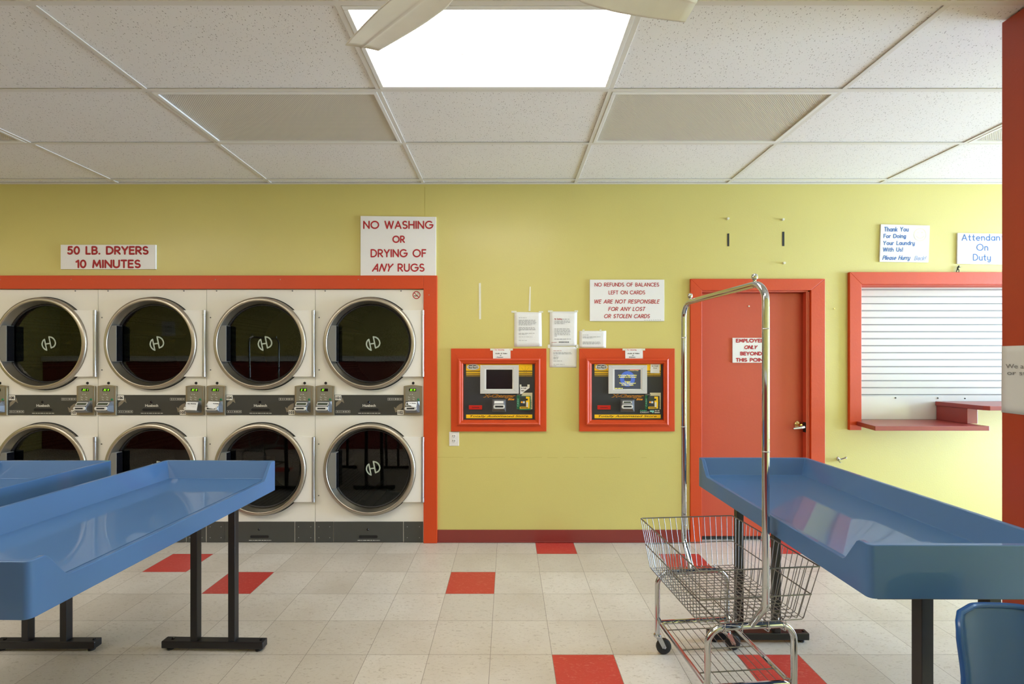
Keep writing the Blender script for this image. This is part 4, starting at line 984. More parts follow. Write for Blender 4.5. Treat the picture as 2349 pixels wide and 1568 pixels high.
slip('torn white slip drooping over the card reader of dryer 104', [(478, 920), (503, 921), (501, 931), (490, 937.5), (478, 936), (475.5, 929)], -.062, strokes('Not Working', 489, 501, 924, 926, .5, .2))
slip('small torn white slip on the card reader of dryer 102', [(936, 921), (957, 921), (955, 934), (945, 933), (942, 929), (936, 927.5)], -.061, strokes('Not Working', 939, 954, 923.4, 925.6, .5, .1))

# ------------------------------------------------------------------ card vending kiosks in red frames
def kiosk(x0, label, on):
    # geometry measured on the left unit (x0 = 1034); sh = shift in photo pixels
    sh = x0 - 1034; q = P(1144 + sh, 989, -.02)
    t = thing('payment_kiosk', label, 'kiosk', (q[0], 0, q[2]), group='card vending kiosks in the wall'); org = (q[0], 0, q[2])
    X = lambda u, y: P(u + sh, 0, y)[0]
    Z = lambda v, y: P(0, v, y)[2]
    o_ = lambda n, mb, m, par=t, **k: obj(n, mb, m, par, org, **k)
    def fr(a, b, y0, y1):                       # mitred picture frame a = outer box, b = inner box (px)
        mb = MB(); (ax0, ax1, ay0, ay1), (bx0, bx1, by0, by1) = a, b
        A4 = [(ax0, ay1), (ax1, ay1), (ax1, ay0), (ax0, ay0)]; B4 = [(bx0, by1), (bx1, by1), (bx1, by0), (bx0, by0)]
        for i in range(4):
            j = (i + 1) % 4
            mb.prism([(X(u, y0), Z(v, y0)) for u, v in (A4[i], A4[j], B4[j], B4[i])], y0, y1)
        return mb
    o_('casing', fr((1034.5, 1253.5, 799, 989), (1056, 1232, 828, 968), -.019, -.0005), 'red_paint', bevel=.0015)
    # moulded inner frame: swept profile round the rectangle
    mb = MB(); prof = [(-2.0, -.0192), (-2.0, -.034), (1.0, -.040), (3.5, -.036), (5.0, -.030), (8.0, -.029), (9.5, -.024), (11.0, -.010), (11.0, -.0006)]
    base = (1052, 1237.5, 824, 973)
    vs = []
    for d, y in prof:
        xa, xb, ya, yb = base[0] + d, base[1] - d, base[2] + d, base[3] - d
        vs += [(X(xa, y), y, Z(yb, y)), (X(xb, y), y, Z(yb, y)), (X(xb, y), y, Z(ya, y)), (X(xa, y), y, Z(ya, y))]
    f = []
    for i in range(len(prof) - 1):
        for j in range(4): f.append((i * 4 + j, i * 4 + (j + 1) % 4, i * 4 + 4 + (j + 1) % 4, i * 4 + 4 + j))
    o_('moulding', mb.add(vs, f), 'red_paint')
    yp = -.006
    fp = o_('faceplate', MB().box(X(1060.5, yp), X(1229.5, yp), yp, -.0005, Z(965.5, yp), Z(831, yp)), 'kiosk_black')
    mp = lambda y: (lambda u, v: P(u + sh, v, y))
    g = MB().flat([R(1069.3, 1221, 833.4, 850), R(1069.3, 1221, 852, 854.6), R(1069.3, 1221, 856.4, 858.2), R(1069.3, 1221, 950.3, 958.8)], mp(yp - .0008)); st = o_('yellow_bands', g, 'kiosk_yellow', fp)
    g = MB().flat([R(1069.3, 1221, 859.4, 860.8), R(1069.3, 1221, 862, 863)], mp(yp - .0008)); o_('ochre_bands', g, 'kiosk_ochre', fp)
    g = MB()
    for u, v in ((1204.7, 840.3), (1197, 843.4), (1212.8, 843.4), (1199.4, 846), (1210, 846), (1204.7, 844), (1202, 848.7), (1207.6, 848.7), (1204.7, 847.6), (1202.6, 853.4), (1206.8, 853.4), (1204.7, 855.4), (1204.7, 858.6), (1204.7, 862)): g.flat([[(u + .65 * math.cos(k), v + .65 * math.sin(k)) for k in range(6)]], mp(yp - .0016))
    o_('speaker_holes', g, 'seam_black', fp)
    g = MB(); font(g, 'Totally Automated Store', 1078, 1212, 952, 957.4, mp(yp - .0016), shear=.28, off=.012); o_('slogan', g, 'ink_black', fp)
    g = MB(); font(g, 'X-Changer', 1108, 1182.5, 904, 913.2, mp(yp - .0009), shear=.3, off=.04); font(g, 'lite', 1165, 1180, 912.6, 917.6, mp(yp - .0009), shear=.3, off=.03); o_('title_outline', g, 'kiosk_orange', fp)
    g = MB(); font(g, 'X-Changer', 1109, 1181.5, 904.8, 912.6, mp(yp - .0016), shear=.3, off=.004); o_('title', g, 'ink_black', fp)
    # maker badge
    c = P(1085.3 + sh, 841.5, yp); g = MB(); n = 32
    for rr, y in ((1.0, yp - .0004), (1.0, yp - .004), (.9, yp - .0055)): g.v += [(c[0] + .0500 * rr * math.cos(2 * PI * k / n), y, c[2] + .0235 * rr * math.sin(2 * PI * k / n)) for k in range(n)]
    for a in range(2):
        for k in range(n): g.f.append((a * n + k, a * n + (k + 1) % n, (a + 1) * n + (k + 1) % n, (a + 1) * n + k)); g.mi.append(0); g.sm.append(False)
    g.f.append([2 * n + k for k in range(n)]); g.mi.append(0); g.sm.append(False)
    bd = o_('badge', g, 'bezel', fp); g = MB()
    for u0, u1 in ((1075.3, 1083.6), (1085, 1092)): g.flat([R(u0, u1, 837.4, 839.3), R(u0, u1, 842.4, 844.3), R(u0, u0 + 1.4, 840, 843)], mp(yp - .0062))
    g.flat([R(1093.4, 1095, 839.9, 844.3), R(1093.4, 1095, 837.4, 838.8)], mp(yp - .0062)); o_('badge_letters', g, 'ink_black', bd)
    # monitor
    ym = -.020
    bz = o_('monitor', fr((1101.5, 1190, 837, 902.5), (1112.5, 1178, 844.8, 894), ym, yp), 'bezel', bevel=.002)
    o_('inner_bezel', fr((1112, 1178.5, 844.3, 894.5), (1115.3, 1175.4, 847.2, 891.9), ym + .003, yp - .0004), 'bezel_light', bz)
    sc = o_('screen', MB().box(X(1115, yp), X(1175.6, yp), yp - .004, yp - .0004, Z(892.2, yp), Z(846.8, yp)), 'screen_on' if on else 'screen_off', bz)
    if on:
        ys = yp - .0046; cxp, cyp = 1145, 868.5
        g = MB().flat(ribbon(A(cxp, cyp, 12.5, 13, 0, 360, 40), 9.2), mp(ys)); o_('blue_ring', g, 'screen_blue', sc)
        g = MB(); y2 = ys - .0007
        for tx, a, b, v0, v1 in (('Advertising Opportunities', 1123.5, 1166, 858.6, 862.3), ('Available on this Screen', 1125, 1165, 862.6, 865.8), ('Contact', 1138.5, 1151.5, 873.3, 876.4), ('The Store Management', 1126, 1164, 877, 880.4), ('For More Details', 1131.5, 1158.5, 880.8, 883.8), ('Touch The Screen To Begin', 1145.5, 1170, 848.7, 850.6), ('Coin Phone Systems', 1116, 1134, 889.4, 891.2)):
            if tx.startswith('Coin'): 
                g.flat(words(a, b, 890.2, 1.3, 5), mp(y2)); continue
            font(g, tx, a, b, v0, v1, mp(y2), off=.012)
        o_('screen_text', g, 'screen_text', sc); o_('screen_red_bar', MB().flat([R(1151, 1172, 847.2, 848.2)], mp(y2)), 'screen_red', sc)
    # red bill slot
    sl = o_('bill_slot', MB().box(X(1075.7, yp), X(1106, yp), yp - .006, yp - .0004, Z(938.6, yp), Z(929, yp)), 'slot_red', fp, bevel=.0015)
    o_('slot', MB().flat([R(1082.5, 1099.5, 933.6, 934.8)], mp(yp - .0068)), 'seam_black', sl)
    # card reader
    g = MB(); g.box(X(1129, yp), X(1160.8, yp), yp - .004, yp - .0004, Z(944, yp), Z(915.8, yp)); rd = o_('card_reader', g, 'reader_grey', fp, bevel=.002)
    ya = -.052
    va = [(X(1130.5, yp), yp - .004, Z(943, yp)), (X(1159.5, yp), yp - .004, Z(943, yp)), (X(1159.5, yp), yp - .004, Z(917, yp)), (X(1130.5, yp), yp - .004, Z(917, yp)),
          (X(1131, ya), ya, Z(938, ya)), (X(1157.5, ya), ya, Z(938, ya)), (X(1156.5, ya + .02), ya + .022, Z(918.5, ya + .02)), (X(1132.5, ya + .02), ya + .022, Z(918.5, ya + .02))]
    va[4] = (va[4][0], ya, va[4][2])
    o_('snout', MB().add(va, [(4, 5, 6, 7), (0, 1, 5, 4), (1, 2, 6, 5), (2, 3, 7, 6), (3, 0, 4, 7)]), 'reader_grey', rd, bevel=.003)
    g = MB().add([P(1134 + sh, 924.8, -.0415), P(1155 + sh, 924.8, -.0415), P(1154.4 + sh, 919.2, -.0315), P(1134.8 + sh, 919.2, -.0315)], [(0, 1, 2, 3)]); o_('reader_screen_frame', g, 'reader_light', rd)
    if on: o_('reader_screen', MB().add([P(1136 + sh, 923.7, -.0402), P(1153 + sh, 923.7, -.0402), P(1152.6 + sh, 920.4, -.0345), P(1136.6 + sh, 920.4, -.0345)], [(0, 1, 2, 3)]), 'lcd_green', rd)
    g = MB(); pts = []
    for a in range(9): pts.append((1153.5 + 4.6 * math.cos(a * PI / 8 - PI / 2), 932.3 + 4.8 * math.sin(a * PI / 8 - PI / 2)))
    for a in range(9): pts.append((1136.3 + 4.6 * math.cos(a * PI / 8 + PI / 2), 932.3 + 4.8 * math.sin(a * PI / 8 + PI / 2)))
    g.prism([(P(u + sh, v, -.056)[0], P(u + sh, v, -.056)[2]) for u, v in pts], -.056, -.043); o_('slot_bezel', g, 'reader_light', rd, bevel=.001)
    o_('card_slot', MB().flat([R(1135.8, 1154.4, 930.2, 934)], mp(-.0572)), 'seam_black', rd)
    # cash and credit unit at the lower right
    cu = o_('credit_unit', MB().box(X(1190.8, yp), X(1217, yp), yp - .016, yp - .0004, Z(939.6, yp), Z(907.5, yp)), 'cash_green' if not on else 'kiosk_black', fp, bevel=.002)
    y3 = yp - .018
    o_('credit_label', MB().flat([R(1196.5, 1221.2, 900.2, 938)], mp(yp - .0006 - .0006)), 'credit_cream', fp)
    o_('cash_label', MB().flat([R(1185.2, 1191.8, 906, 938)], mp(yp - .0010)), 'cash_green', fp)
    o_('reader_body', MB().flat([R(1192.6, 1206.5, 908.6, 937)], mp(y3)), 'kiosk_black', cu)
    g = MB().flat([R(1206.6, 1215, 909.2, 936.6), R(1192.6, 1207, 932.4, 937)], mp(y3 - .0006)); o_('reader_yellow', g, 'kiosk_yellow', cu)
    g = MB().flat([R(1194.5, 1206, 912.7, 917.2)], mp(y3 - .0014)); o_('reader_display', g, 'lcd_green', cu)
    g = MB().flat([R(1199.5, 1204, 919.8, 924.5), R(1207.5, 1211.5, 922, 933)], mp(y3 - .0014)); o_('decal', g, 'mark_white', cu)
    g = MB().flat([[(1197 + 2.3 * math.cos(k * PI / 6), 922 + 2.3 * math.sin(k * PI / 6)) for k in range(12)]], mp(y3 - .0014)); o_('round_decal', g, 'kiosk_orange', cu)
    g = MB().flat([R(1194, 1211, 934, 935.6), R(1206, 1210.8, 914, 918)], mp(y3 - .0014)); o_('slot', g, 'seam_black', cu)
    # vertical words
    def vword(tx, u0, u1, v0, v1, col, up, y):
        vs, fs = fontpolys(tx, 0, .012); g = MB()
        g.add([P((u1 - b * (u1 - u0) if up is False else u0 + (1 - b) * (u1 - u0)) + sh, 0, y)[:1] + (y, P(0, (v1 - a * (v1 - v0)) if up else (v0 + a * (v1 - v0)), y)[2]) for a, b in vs], fs) if up else \
            g.add([(P(u0 + b * (u1 - u0) + sh, 0, y)[0], y, P(0, v0 + a * (v1 - v0), y)[2]) for a, b in vs], fs)
        o_('vertical_word', g, col, fp)
    vword('CASH', 1186.3, 1190.3, 914.5, 932, 'mint', True, yp - .0018)
    vword('CREDIT', 1216.8, 1220, 916.5, 936.5, 'ink_black', False, yp - .0022)
    if on:
        cs = o_('payment_sticker', MB().flat([R(1172, 1220.6, 938.6, 949)], mp(yp - .0176)), 'ink_black', fp)
        cs.location.y += .012
        y4 = yp - .0065
        g = MB(); font(g, 'CASH', 1173.6, 1189, 939.8, 942.6, mp(y4), off=.02); o_('cash_word', g, 'green_bright', fp)
        g = MB(); font(g, 'CREDIT', 1173.6, 1195, 943.6, 946.6, mp(y4), off=.02); g.flat([R(1207.5, 1212, 940, 943), R(1213.5, 1218.5, 940, 943), R(1206.8, 1219, 944.6, 947)], mp(y4)); o_('credit_word', g, 'mark_white', fp)
        g = MB().flat([R(1196.5, 1206, 940.6, 944.6), [(1200, 944.6), (1205, 944.6), (1204, 947.4)]], mp(y4)); o_('card_symbol', g, 'mint', fp)
    # key switch strip under monitor corner
    o_('usb_port', MB().flat([R(1186, 1198, 903.4, 906)], mp(yp - .0030)), 'reader_grey', fp)
    return sh
kiosk(1034, 'left card vending kiosk with blank screen in a red frame', False)
kiosk(1328.5, 'right card vending kiosk with lit blue screen text in a red frame', True)
def hand_note(label, c, lines_, y=-.0205, group='handwritten notes taped on the kiosks', tapes=()):
    cx = sum(p[0] for p in c) / len(c); org = P(cx, max(p[1] for p in c), y)
    pts = [(P(u, v, y - .001)[0], P(u, v, y - .001)[2]) for u, v in c]
    o = obj('handwritten_note', MB().prism(pts, y - .0012, y - .0006), 'paper', org=org); tag(o, label, 'note', group)
    for col, ps in lines_: obj('handwriting', MB().flat(ps, onwall(y - .002)), col, o, org)
    for tp in tapes: obj('tape', MB().flat([tp], onwall(y - .0022)), 'tape', o, org)
for sh, lb in ((0, 'small handwritten note on top of the left kiosk frame'), (303.5, 'small handwritten note on top of the right kiosk frame')):
    hand_note(lb, [(1130.5 + sh, 799.5), (1171 + sh, 799), (1171.3 + sh, 822), (1131 + sh, 822)],
              [('ink_pen_red', strokes('For Security', 1134.5 + sh, 1157 + sh, 800.6, 803.4, .55, .2)),
               ('ink_black', strokes('Audio & Video', 1136 + sh, 1164 + sh, 808.8, 811.6, .6, .25) + strokes('on', 1146.5 + sh, 1150.5 + sh, 813, 815.8, .5, .2) + strokes('Premises', 1139.5 + sh, 1154.5 + sh, 817.6, 820, .5, .25))],
              tapes=[R(1124.5 + sh, 1133 + sh, 799, 803.5), R(1168.5 + sh, 1176.5 + sh, 799, 803.5)])
hand_note('torn note about credit cards on the blank kiosk', [(1193, 886.5), (1214.5, 886.5), (1214.5, 889.5), (1204, 897), (1196.5, 903), (1193, 903)],
          [('ink_black', strokes('No Credit', 1195, 1207.5, 888.6, 891.2, .55, .25) + strokes('Card', 1195, 1202, 894, 897, .6, .2))], y=-.0085, tapes=[R(1192.3, 1196, 881.5, 887.5), R(1209.8, 1215, 881.5, 888)])
hand_note('square note taped at the top right of the lit kiosk', [(1492.5, 835.5), (1513.5, 835), (1513, 855.5), (1491.8, 855)],
          [('ink_black', strokes('No Credit', 1495, 1510, 838, 840.4, .45, .15) + strokes('Card', 1498, 1507, 842.5, 845, .45, .15))], y=-.0085, tapes=[R(1492.5, 1498, 832.5, 837)])

# ------------------------------------------------------------------ folding tables
def tray_mesh(mirror):
    """local frame: x across (open side at -x unless mirrored), y along, floor z = 0; length 1.2, width .575"""
    W, L, r = .287, .60, .017
    ZT, ZS, ZB = .942, .862, .792
    per = []                                             # (x, y, top z) counter-clockwise seen from above; open side is x = -W
    def corner(cx, cy, a0):
        for k in range(5):
            a = math.radians(a0 + 90 * k / 4); per.append((cx + r * math.cos(a), cy + r * math.sin(a), ZT))
    corner(W - r, -L + r, -90); 
    for y in (-.3, 0, .3): per.append((W, y, ZT))
    corner(W - r, L - r, 0)
    corner(-W + r, L - r, 90)
    # open side, going from +y to -y
    for y, z in ((L - .030 - .010, ZT), (L - .036 - .014, ZT - .006), (L - .040 - .055, ZS + .010), (L - .040 - .066, ZS + .001), (.3, ZS), (0, ZS), (-.3, ZS), (-L + .106, ZS + .001), (-L + .095, ZS + .010), (-L + .050, ZT - .006), (-L + .040, ZT)):
        per.append((-W, y, z))
    corner(-W + r, -L + r, 180)
    n = len(per); t = .018
    def inset(p, d, d_open):
        x, y, z = p
        xi = max(-W + d_open, min(W - d, x)); yi = max(-L + d, min(L - d, y)); return xi, yi
    v = []
    v += [(x, y, ZB) for x, y, z in per]
    v += [(x, y, z) for x, y, z in per]
    for p in per: xi, yi = inset(p, t, t); v.append((xi, yi, p[2]))
    for p in per: xi, yi = inset(p, .062, t + .004); v.append((xi, yi, ZS + (.0 if p[2] > ZS + .02 else -.003)))
    v = [(x, y, z) for x, y, z in v]
    f = []
    for a in range(3):
        for i in range(n): f.append((a * n + i, a * n + (i + 1) % n, (a + 1) * n + (i + 1) % n, (a + 1) * n + i))
    f.append([3 * n + i for i in range(n)])
    under = [(x * .98, y * .99, ZB + .012) for x, y, z in per]; o = len(v); v += under
    f.append([o + i for i in range(n - 1, -1, -1)]); f += [(o + i, o + (i + 1) % n, (i + 1) % n, i) for i in range(n)]
    if mirror: v = [(-x, y, z) for x, y, z in v]; f = [q[::-1] for q in f]
    bm = bmesh.new(); vv = [bm.verts.new(p) for p in v]
    for q in f:
        try: bm.faces.new([vv[i] for i in q])
        except ValueError: pass
    bmesh.ops.remove_doubles(bm, verts=bm.verts, dist=.0004); bmesh.ops.recalc_face_normals(bm, faces=bm.faces)
    me = bpy.data.meshes.new('tray'); bm.to_mesh(me); bm.free()
    me.materials.append(MATS['tray_blue']); me.polygons.foreach_set('use_smooth', [True] * len(me.polygons)); me.set_sharp_from_angle(angle=math.radians(48))
    return me
def table(label, cx, cy, rz, mirror, half):
    t = thing('folding_table', label, 'table', (cx, cy, 0), rz, 'blue folding tables')
    o = bpy.data.objects.new('tray', tray_mesh(mirror)); COL.objects.link(o); o.parent = t; o.scale = (1, half / .60, 1)
    b = o.modifiers.new('bevel', 'BEVEL'); b.width = .007; b.segments = 3; b.limit_method = 'ANGLE'; b.angle_limit = math.radians(40)
    for s in (1, -1):
        y = s * (half - .052)
        ft = obj('foot', MB().box(-.2575, .2575, y - .0225, y + .0225, .014, .050), 'black_steel', t, bevel=.004)
        for u in (-.225, .225):
            obj('glide', MB().lathe([(.0004, 0), (.016, 0), (.016, .008), (.006, .010), (.006, .0145)], (u, y, 0), 'z', 16), 'black_rubber', ft)
            obj('bolt', MB().lathe([(.007, .0), (.007, .004), (.0004, .005)], (u + .012, y, .050), 'z', 8), 'black_gloss', ft)
        for u in (-.096, .096): obj('leg', MB().box(u - .0172, u + .0172, y - .0175, y + .0175, .0498, .775), 'black_steel', t, bevel=.002)
        obj('crossbar', MB().box(-.24, .24, y - .02, y + .02, .7752, .803), 'black_steel', t, bevel=.002)
    return t
table('blue folding table on the right, behind the wire laundry cart', 1.292, -(D0 - 1.902), math.radians(-.3), False, .598)
table('blue folding table on the left with its open side toward the floor', -1.493, -(D0 - 1.815), math.radians(-1.2), True, .612)
table('blue folding table at the far left edge, mostly hidden behind another', -2.325, -(D0 - 1.815), 0.0, False, .611)

# ------------------------------------------------------------------ wire laundry cart with garment rail
def cart(name, label, loc, rz):
    t = thing(name, label, 'laundry cart', loc, rz, 'laundry carts'); hw, hl, zt, r = .18, .245, .403, .0125
    for s in (1, -1):                                   # s = 1: far end
        hp = obj('leg_hoop', MB().tube(fillet([(-hw, s * hl, .098), (-hw, s * hl, zt), (hw, s * hl, zt), (hw, s * hl, .098)], .065, 8), r, 14), 'chrome', t)
        for u in (-hw, hw):
            cs = obj('caster', MB().lathe([(.0004, .086), (.019, .086), (.019, .094), (.015, .098), (.0004, .098)], (u, s * hl, 0), 'z', 20), 'chrome', t)
            ox = u + .030; oy = s * hl - .004
            fk = MB()
            for q in (-.013, .013): fk.add([(u - .010, oy + q, .088), (u + .016, oy + q, .088), (ox + .010, oy + q, .036), (ox - .010, oy + q, .032)] + [(u - .010, oy + q + .002, .088), (u + .016, oy + q + .002, .088), (ox + .010, oy + q + .002, .036), (ox - .010, oy + q + .002, .032)], [(0, 1, 2, 3), (7, 6, 5, 4), (0, 4, 5, 1), (1, 5, 6, 2), (2, 6, 7, 3), (3, 7, 4, 0)])
            fk.lathe([(.0004, -.018), (.005, -.018), (.005, .018), (.0004, .018)], (ox, oy, .038), 'y', 10)
            obj('fork', fk, 'hinge_metal', cs)
            obj('wheel', MB().lathe([(.008, -.010), (.030, -.011), (.0365, -.008), (.038, 0), (.0365, .008), (.030, .011), (.008, .010)], (ox, oy, .038), 'y', 28), 'black_rubber', cs)
    sh = MB()                                           # lower shelf
    z = .160
    for u in (-1, 1): sh.tube(fillet([(u * hw, hl - .003, z + .02), (u * (hw - .008), hl - .03, z), (u * (hw - .008), -hl + .03, z), (u * hw, -hl + .003, z + .01)], .02, 3), .010, 10)
    for s in (1, -1): sh.tube([(-hw + .005, s * (hl - .012), z), (hw - .005, s * (hl - .012), z)], .011, 10)
    obj('shelf_frame', sh, 'chrome', t)
    sw = MB()
    for k in range(10): u = -.15 + .30 * k / 9; sw.tube([(u, hl - .02, z + .010), (u, -hl + .02, z + .010)], .0016, 6)
    for y in (.155, 0.0, -.155): sw.tube([(-hw + .01, y, z + .006), (hw - .01, y, z + .006)], .0026, 6)
    obj('shelf_wires', sw, 'wire_zinc', t)
    # garment rail
    e = .337
    rail = obj('garment_rail', MB().tube(fillet([(0, hl, zt + .006), (0, e, .525), (0, e, 1.752), (0, -e, 1.752), (0, -e, .525), (0, -hl, zt + .006)], [.05, .075, .075, .05], 9), .0132, 16), 'chrome', t)
    for s in (1, -1):
        obj('knob', MB().lathe([(.0004, 1.764), (.006, 1.764), (.006, 1.770), (.011, 1.774), (.0125, 1.783), (.010, 1.792), (.0004, 1.796)], (0, s * .268, 0), 'z', 20), 'chrome', t)
        for zz in (1.572, 1.11, .60): obj('joint', MB().lathe([(.0134, zz), (.0142, zz + .002), (.0134, zz + .004)], (0, s * e, 0), 'z', 20), 'seam_black' if False else 'hinge_metal', rail)
    # basket of wire
    za, zb, zc = .654, .533, .4215
    A_, B_, a_, b_ = .2437, .303, .215, .250
    bk = MB()
    for k in range(21):                                 # wires running across
        f = -1 + 2 * k / 20; yt, yb = f * B_, f * b_
        if abs(f) == 1: yt *= .999
        bk.tube(fillet([(-A_, yt, za), (-a_, yb, zc), (a_, yb, zc), (A_, yt, za)], .012, 3), .0016, 6)
    for k in range(17):
        f = -1 + 2 * k / 16; xt, xb = f * A_, f * a_
        bk.tube(fillet([(xt, -B_, za), (xb, -b_, zc + .003), (xb, b_, zc + .003), (xt, B_, za)], .012, 3), .0016, 6)
    bsk = obj('basket', bk, 'wire_zinc', t)
    m = (zb - zc) / (za - zc)
    for nm, X_, Y_, z_, rr in (('basket_rim', A_, B_, za, .0030), ('basket_band', a_ + (A_ - a_) * m + .001, b_ + (B_ - b_) * m + .001, zb, .0026)):
        obj(nm, MB().tube(fillet([(X_, -Y_, z_), (X_, Y_, z_), (-X_, Y_, z_), (-X_, -Y_, z_), (X_, -Y_, z_)], .010, 4), rr, 8), 'wire_zinc', bsk)
    br = MB()
    for u in (-.06, .06, -.135, .135): br.tube([(u, -b_ + .004, zc - .001), (u, b_ - .004, zc - .001)], .0026, 6)
    obj('basket_runners', br, 'wire_zinc', bsk)
    clips = MB()
    for s in (1, -1):
        for u in (-.12, -.05, .06, .13): clips.tube(fillet([(u - .004, s * hl + .016, zc + .004), (u - .004, s * hl + .016, zt - .018), (u + .004, s * hl - .016, zt - .018), (u + .004, s * hl - .016, zc + .004)], .004, 2), .0022, 6)
    obj('basket_clips', clips, 'chrome', bsk)
    return t
cart('laundry_cart', 'chrome wire laundry cart with tall garment rail in front of the red door', (.942, -(D0 - 2.112), 0), math.radians(5.0))
cart('laundry_cart', 'second chrome garment rail cart, mirrored in a dryer door', (-3.05, -2.1, 0), math.radians(8.0))

# ------------------------------------------------------------------ blue moulded chair
def chair():
    t = thing('plastic_chair', 'blue moulded plastic chair at the lower right corner', 'chair', (1.245, -2.75, 0), math.radians(-3))
    n, m = 28, 20
    prof = [(.190, .822), (.180, .77), (.165, .68), (.150, .58), (.135, .50), (.105, .455), (.05, .438), (-.05, .440), (-.14, .452), (-.20, .450), (-.225, .430)]
    P_ = [Vector((0, a, b)) for a, b in prof]; L = [0]
    for a, b in zip(P_[:-1], P_[1:]): L.append(L[-1] + (b - a).length)
    v = []; f = []
    for j in range(n + 1):
        s = L[-1] * (j / n) ** 1.25
        k = max(i for i in range(len(L) - 1) if L[i] <= s + 1e-9); q = (s - L[k]) / (L[k + 1] - L[k]); p = P_[k].lerp(P_[k + 1], q)
        u = s / L[-1]
        W = .128 + .045 * max(0, (u - .2) / .5) if u < .7 else .173
        W = min(W, .178); rr = .062
        if s < rr: W = W - rr + math.sqrt(max(0, rr * rr - (rr - s) ** 2)) 
        se = L[-1] - s
        if se < rr: W = W - rr + math.sqrt(max(0, rr * rr - (rr - se) ** 2))
        back = max(0, min(1, (.62 - u) / .15))
        for i in range(m + 1):
            tt = -1 + 2 * i / m; x = W * tt; c = .030 * abs(tt) ** 3 + .008 * max(0, abs(tt) - .85) / .15
            v.append((x, p.y - c * back * min(1, s / .05 + .25), p.z + c * (1 - back) * .7))
    for j in range(n):
        for i in range(m):
            a = j * (m + 1) + i; f.append((a, a + 1, a + m + 2, a + m + 1))
    sh = obj('shell', MB().add(v, f, 0, True), 'chair_blue', t)
    sd = sh.modifiers.new('thickness', 'SOLIDIFY'); sd.thickness = .006; sd.offset = 0
    rim = [v[j * (m + 1)] for j in range(n, -1, -1)] + [v[i] for i in range(1, m + 1)] + [v[j * (m + 1) + m] for j in range(1, n + 1)] + [v[n * (m + 1) + i] for i in range(m - 1, 0, -1)]
    r2 = [rim[0]]
    for q in rim[1:]:
        if (Vector(q) - Vector(r2[-1])).length > .004: r2.append(q)
    obj('rim', MB().tube(r2, .0072, 10, closed=True), 'chair_blue', sh)
    for sx in (-1, 1):
        obj('leg', MB().tube(fillet([(sx * .10, .02, .430), (sx * .13, .06, .40), (sx * .19, .20, .012)], .02), .010, 12), 'chrome', t)
        obj('leg', MB().tube(fillet([(sx * .10, -.02, .430), (sx * .13, -.06, .40), (sx * .19, -.22, .012)], .02), .010, 12), 'chrome', t)
        for yy in (.20, -.22): obj('foot_cap', MB().lathe([(.0004, 0), (.014, 0), (.014, .02), (.0105, .03)], (sx * .19, yy, 0), 'z', 14), 'black_rubber', t)
chair()

# ------------------------------------------------------------------ ceiling fan
def fan():
    hx, hy, hz = -.031, -(D0 - 1.328), 2.63
    t = thing('ceiling_fan', 'white three-blade ceiling fan, two dusty blades showing at the top edge', 'ceiling fan', (hx, hy, hz))
    o_ = lambda n, mb, m, par=t, **k: obj(n, mb, m, par, (hx, hy, hz), **k)
    o_('motor', MB().lathe([(.0004, -.05), (.06, -.048), (.095, -.02), (.10, .02), (.085, .055), (.03, .065), (.0004, .066)], (hx, hy, hz + .02), 'z', 40), 'fan_white')
    o_('downrod', MB().lathe([(.012, .08), (.012, CEIL - hz - .05)], (hx, hy, hz), 'z', 16), 'fan_white')
    o_('canopy', MB().lathe([(.013, CEIL - hz - .07), (.055, CEIL - hz - .05), (.06, CEIL - hz - .0075), (.0004, CEIL - hz - .007)], (hx, hy, hz), 'z', 28), 'fan_white')
    a0 = math.atan2(.452, -.519)
    for k in range(3):
        a = a0 - k * 2 * PI / 3
        if k == 0: a += math.radians(.5)
        u = Vector((math.cos(a), math.sin(a), 0)); nn = Vector((math.sin(a), -math.cos(a), 0))      # nn points clockwise: toward +x for the left blade
        nn = -nn if nn.x < 0 and k == 0 else nn
        pitch = math.radians(15); up = Vector((0, 0, 1))
        v = []; f = []; N, Mn = 18, 28; R0, R1 = .16, .70
        for j in range(N + 1):
            for i in range(Mn + 1):
                s = j / N; q = -1 + 2 * i / Mn; w = .050 + .045 * min(1, s / .3) - .029 * max(0, (s - .5) / .5) ** 1.3
                rad = R0 + (R1 - R0) * s - (.022 * (q + 1) / 2 + .006 * q * q) * s
                p = u * rad + nn * (q * w * math.cos(pitch)) + up * (q * w * math.sin(pitch) + .006 * (1 - q * q) - .004 * max(0, 1 - abs(q) * 11))
                v.append(Vector((hx, hy, hz)) + p)
        for j in range(N):
            for i in range(Mn): b = j * (Mn + 1) + i; f.append((b, b + 1, b + Mn + 2, b + Mn + 1))
        bl = o_('blade', MB().add(v, f, 0, True), 'fan_white', angle=60); sd = bl.modifiers.new('thickness', 'SOLIDIFY'); sd.thickness = .003; sd.offset = 0
        ar = MB().tube([Vector((hx, hy, hz)) + u * .08 + up * .0, Vector((hx, hy, hz)) + u * .22 + up * .012], .010, 8); o_('blade_iron', ar, 'fan_white', bl)
fan()

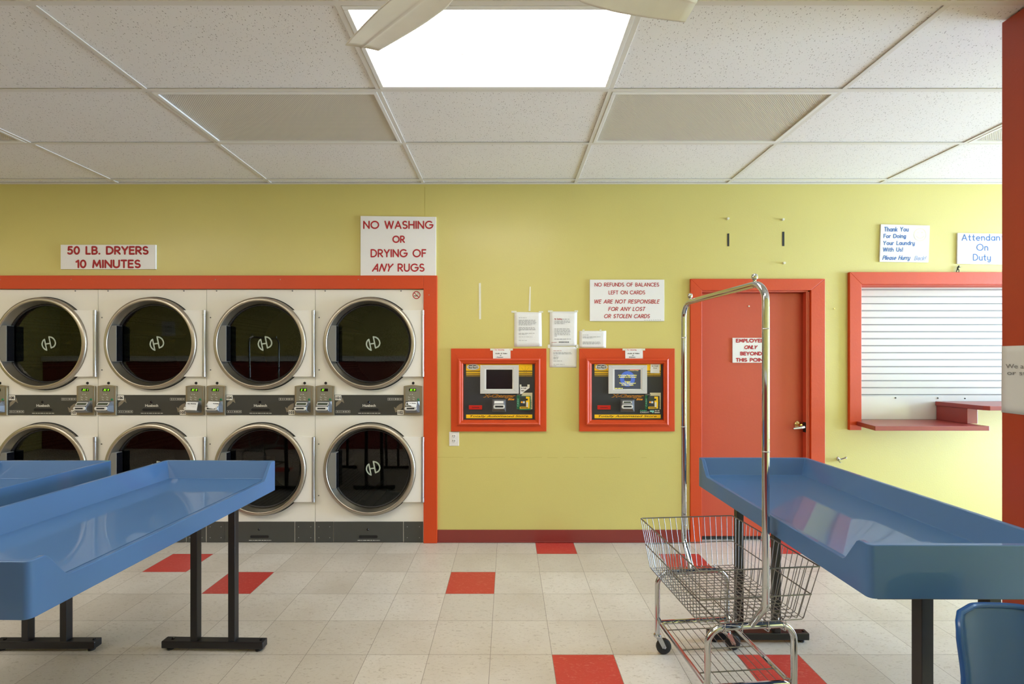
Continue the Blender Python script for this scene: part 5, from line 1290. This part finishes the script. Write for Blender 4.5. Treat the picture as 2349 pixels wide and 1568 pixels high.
# ------------------------------------------------------------------ daylight, lamps, camera
wd = bpy.data.worlds.new('daylight'); SC.world = wd; wd.use_nodes = True
wn_ = wd.node_tree; bgn = wn_.nodes['Background']; bgn.inputs[1].default_value = 61.0
tcn = wn_.nodes.new('ShaderNodeTexCoord'); spn = wn_.nodes.new('ShaderNodeSeparateXYZ'); rpn = wn_.nodes.new('ShaderNodeValToRGB')
mrn = wn_.nodes.new('ShaderNodeMapRange'); mrn.inputs[1].default_value = -1.0; mrn.inputs[2].default_value = 1.0
wn_.links.new(tcn.outputs['Generated'], spn.inputs[0]); wn_.links.new(spn.outputs[2], mrn.inputs[0]); wn_.links.new(mrn.outputs[0], rpn.inputs[0]); wn_.links.new(rpn.outputs[0], bgn.inputs[0])
e_ = rpn.color_ramp.elements; e_[0].position = 0.0; e_[0].color = (0.60, 0.76, 1.0, 1); e_[1].position = 1.0; e_[1].color = (0.50, 0.68, 1.0, 1)
for ps_, cl_ in ((0.47, (0.60, 0.77, 1.0, 1)), (0.52, (0.50, 0.72, 1.0, 1))): q_ = e_.new(ps_); q_.color = cl_
def portal(name, loc, rot, sx, sy):
    pl = bpy.data.lights.new(name, 'AREA'); pl.shape = 'RECTANGLE'; pl.size = sx; pl.size_y = sy; pl.cycles.is_portal = True
    po = bpy.data.objects.new(name, pl); COL.objects.link(po); po.location = loc; po.rotation_euler = rot
portal('window_portal', (XR + .15, (WY0 + WY1) / 2, (WZ0 + WZ1) / 2), (0, PI / 2, 0), WZ1 - WZ0, WY1 - WY0)
# building shell above and behind, so daylight only enters by the windows
struct('wall_recess', MB().box(XL - .1, DX0, 1.2, 1.25, 0, CEIL + .2).box(DX0 + .0, DX0 + .05, T + .001, 1.2, 0, CEIL + .2).box(XL - .1, DX0, T, 1.2, DZT + .02, DZT + .04), 'seam_black')
struct('roof', MB().box(XL - .15, XR + .15, YF - .1, 1.25, CEIL + .21, CEIL + .25), 'seam_black')
cam = bpy.data.cameras.new('camera'); co = bpy.data.objects.new('camera', cam); COL.objects.link(co)
cam.sensor_fit = 'HORIZONTAL'; cam.sensor_width = 36.0; cam.lens = 36.0 * FPX / 2349.0
cam.shift_x = (2349 / 2 - VX) / 2349.0; cam.shift_y = (VY - 1568 / 2) / 2349.0
cam.clip_start = .02
co.location = (0, -D0, H0); co.rotation_euler = (PI / 2, 0, 0)
SC.camera = co
vs_ = SC.view_settings; vs_.view_transform = 'Standard'; vs_.look = 'None'; vs_.gamma = 1.0; vs_.exposure = 0.1; vs_.use_curve_mapping = False
SC.cycles.max_bounces = 10; SC.cycles.diffuse_bounces = 5; SC.cycles.glossy_bounces = 5; SC.cycles.transparent_max_bounces = 10
SC.cycles.caustics_reflective = False; SC.cycles.caustics_refractive = False; SC.cycles.sample_clamp_indirect = 6.0
SC.cycles.use_denoising = True
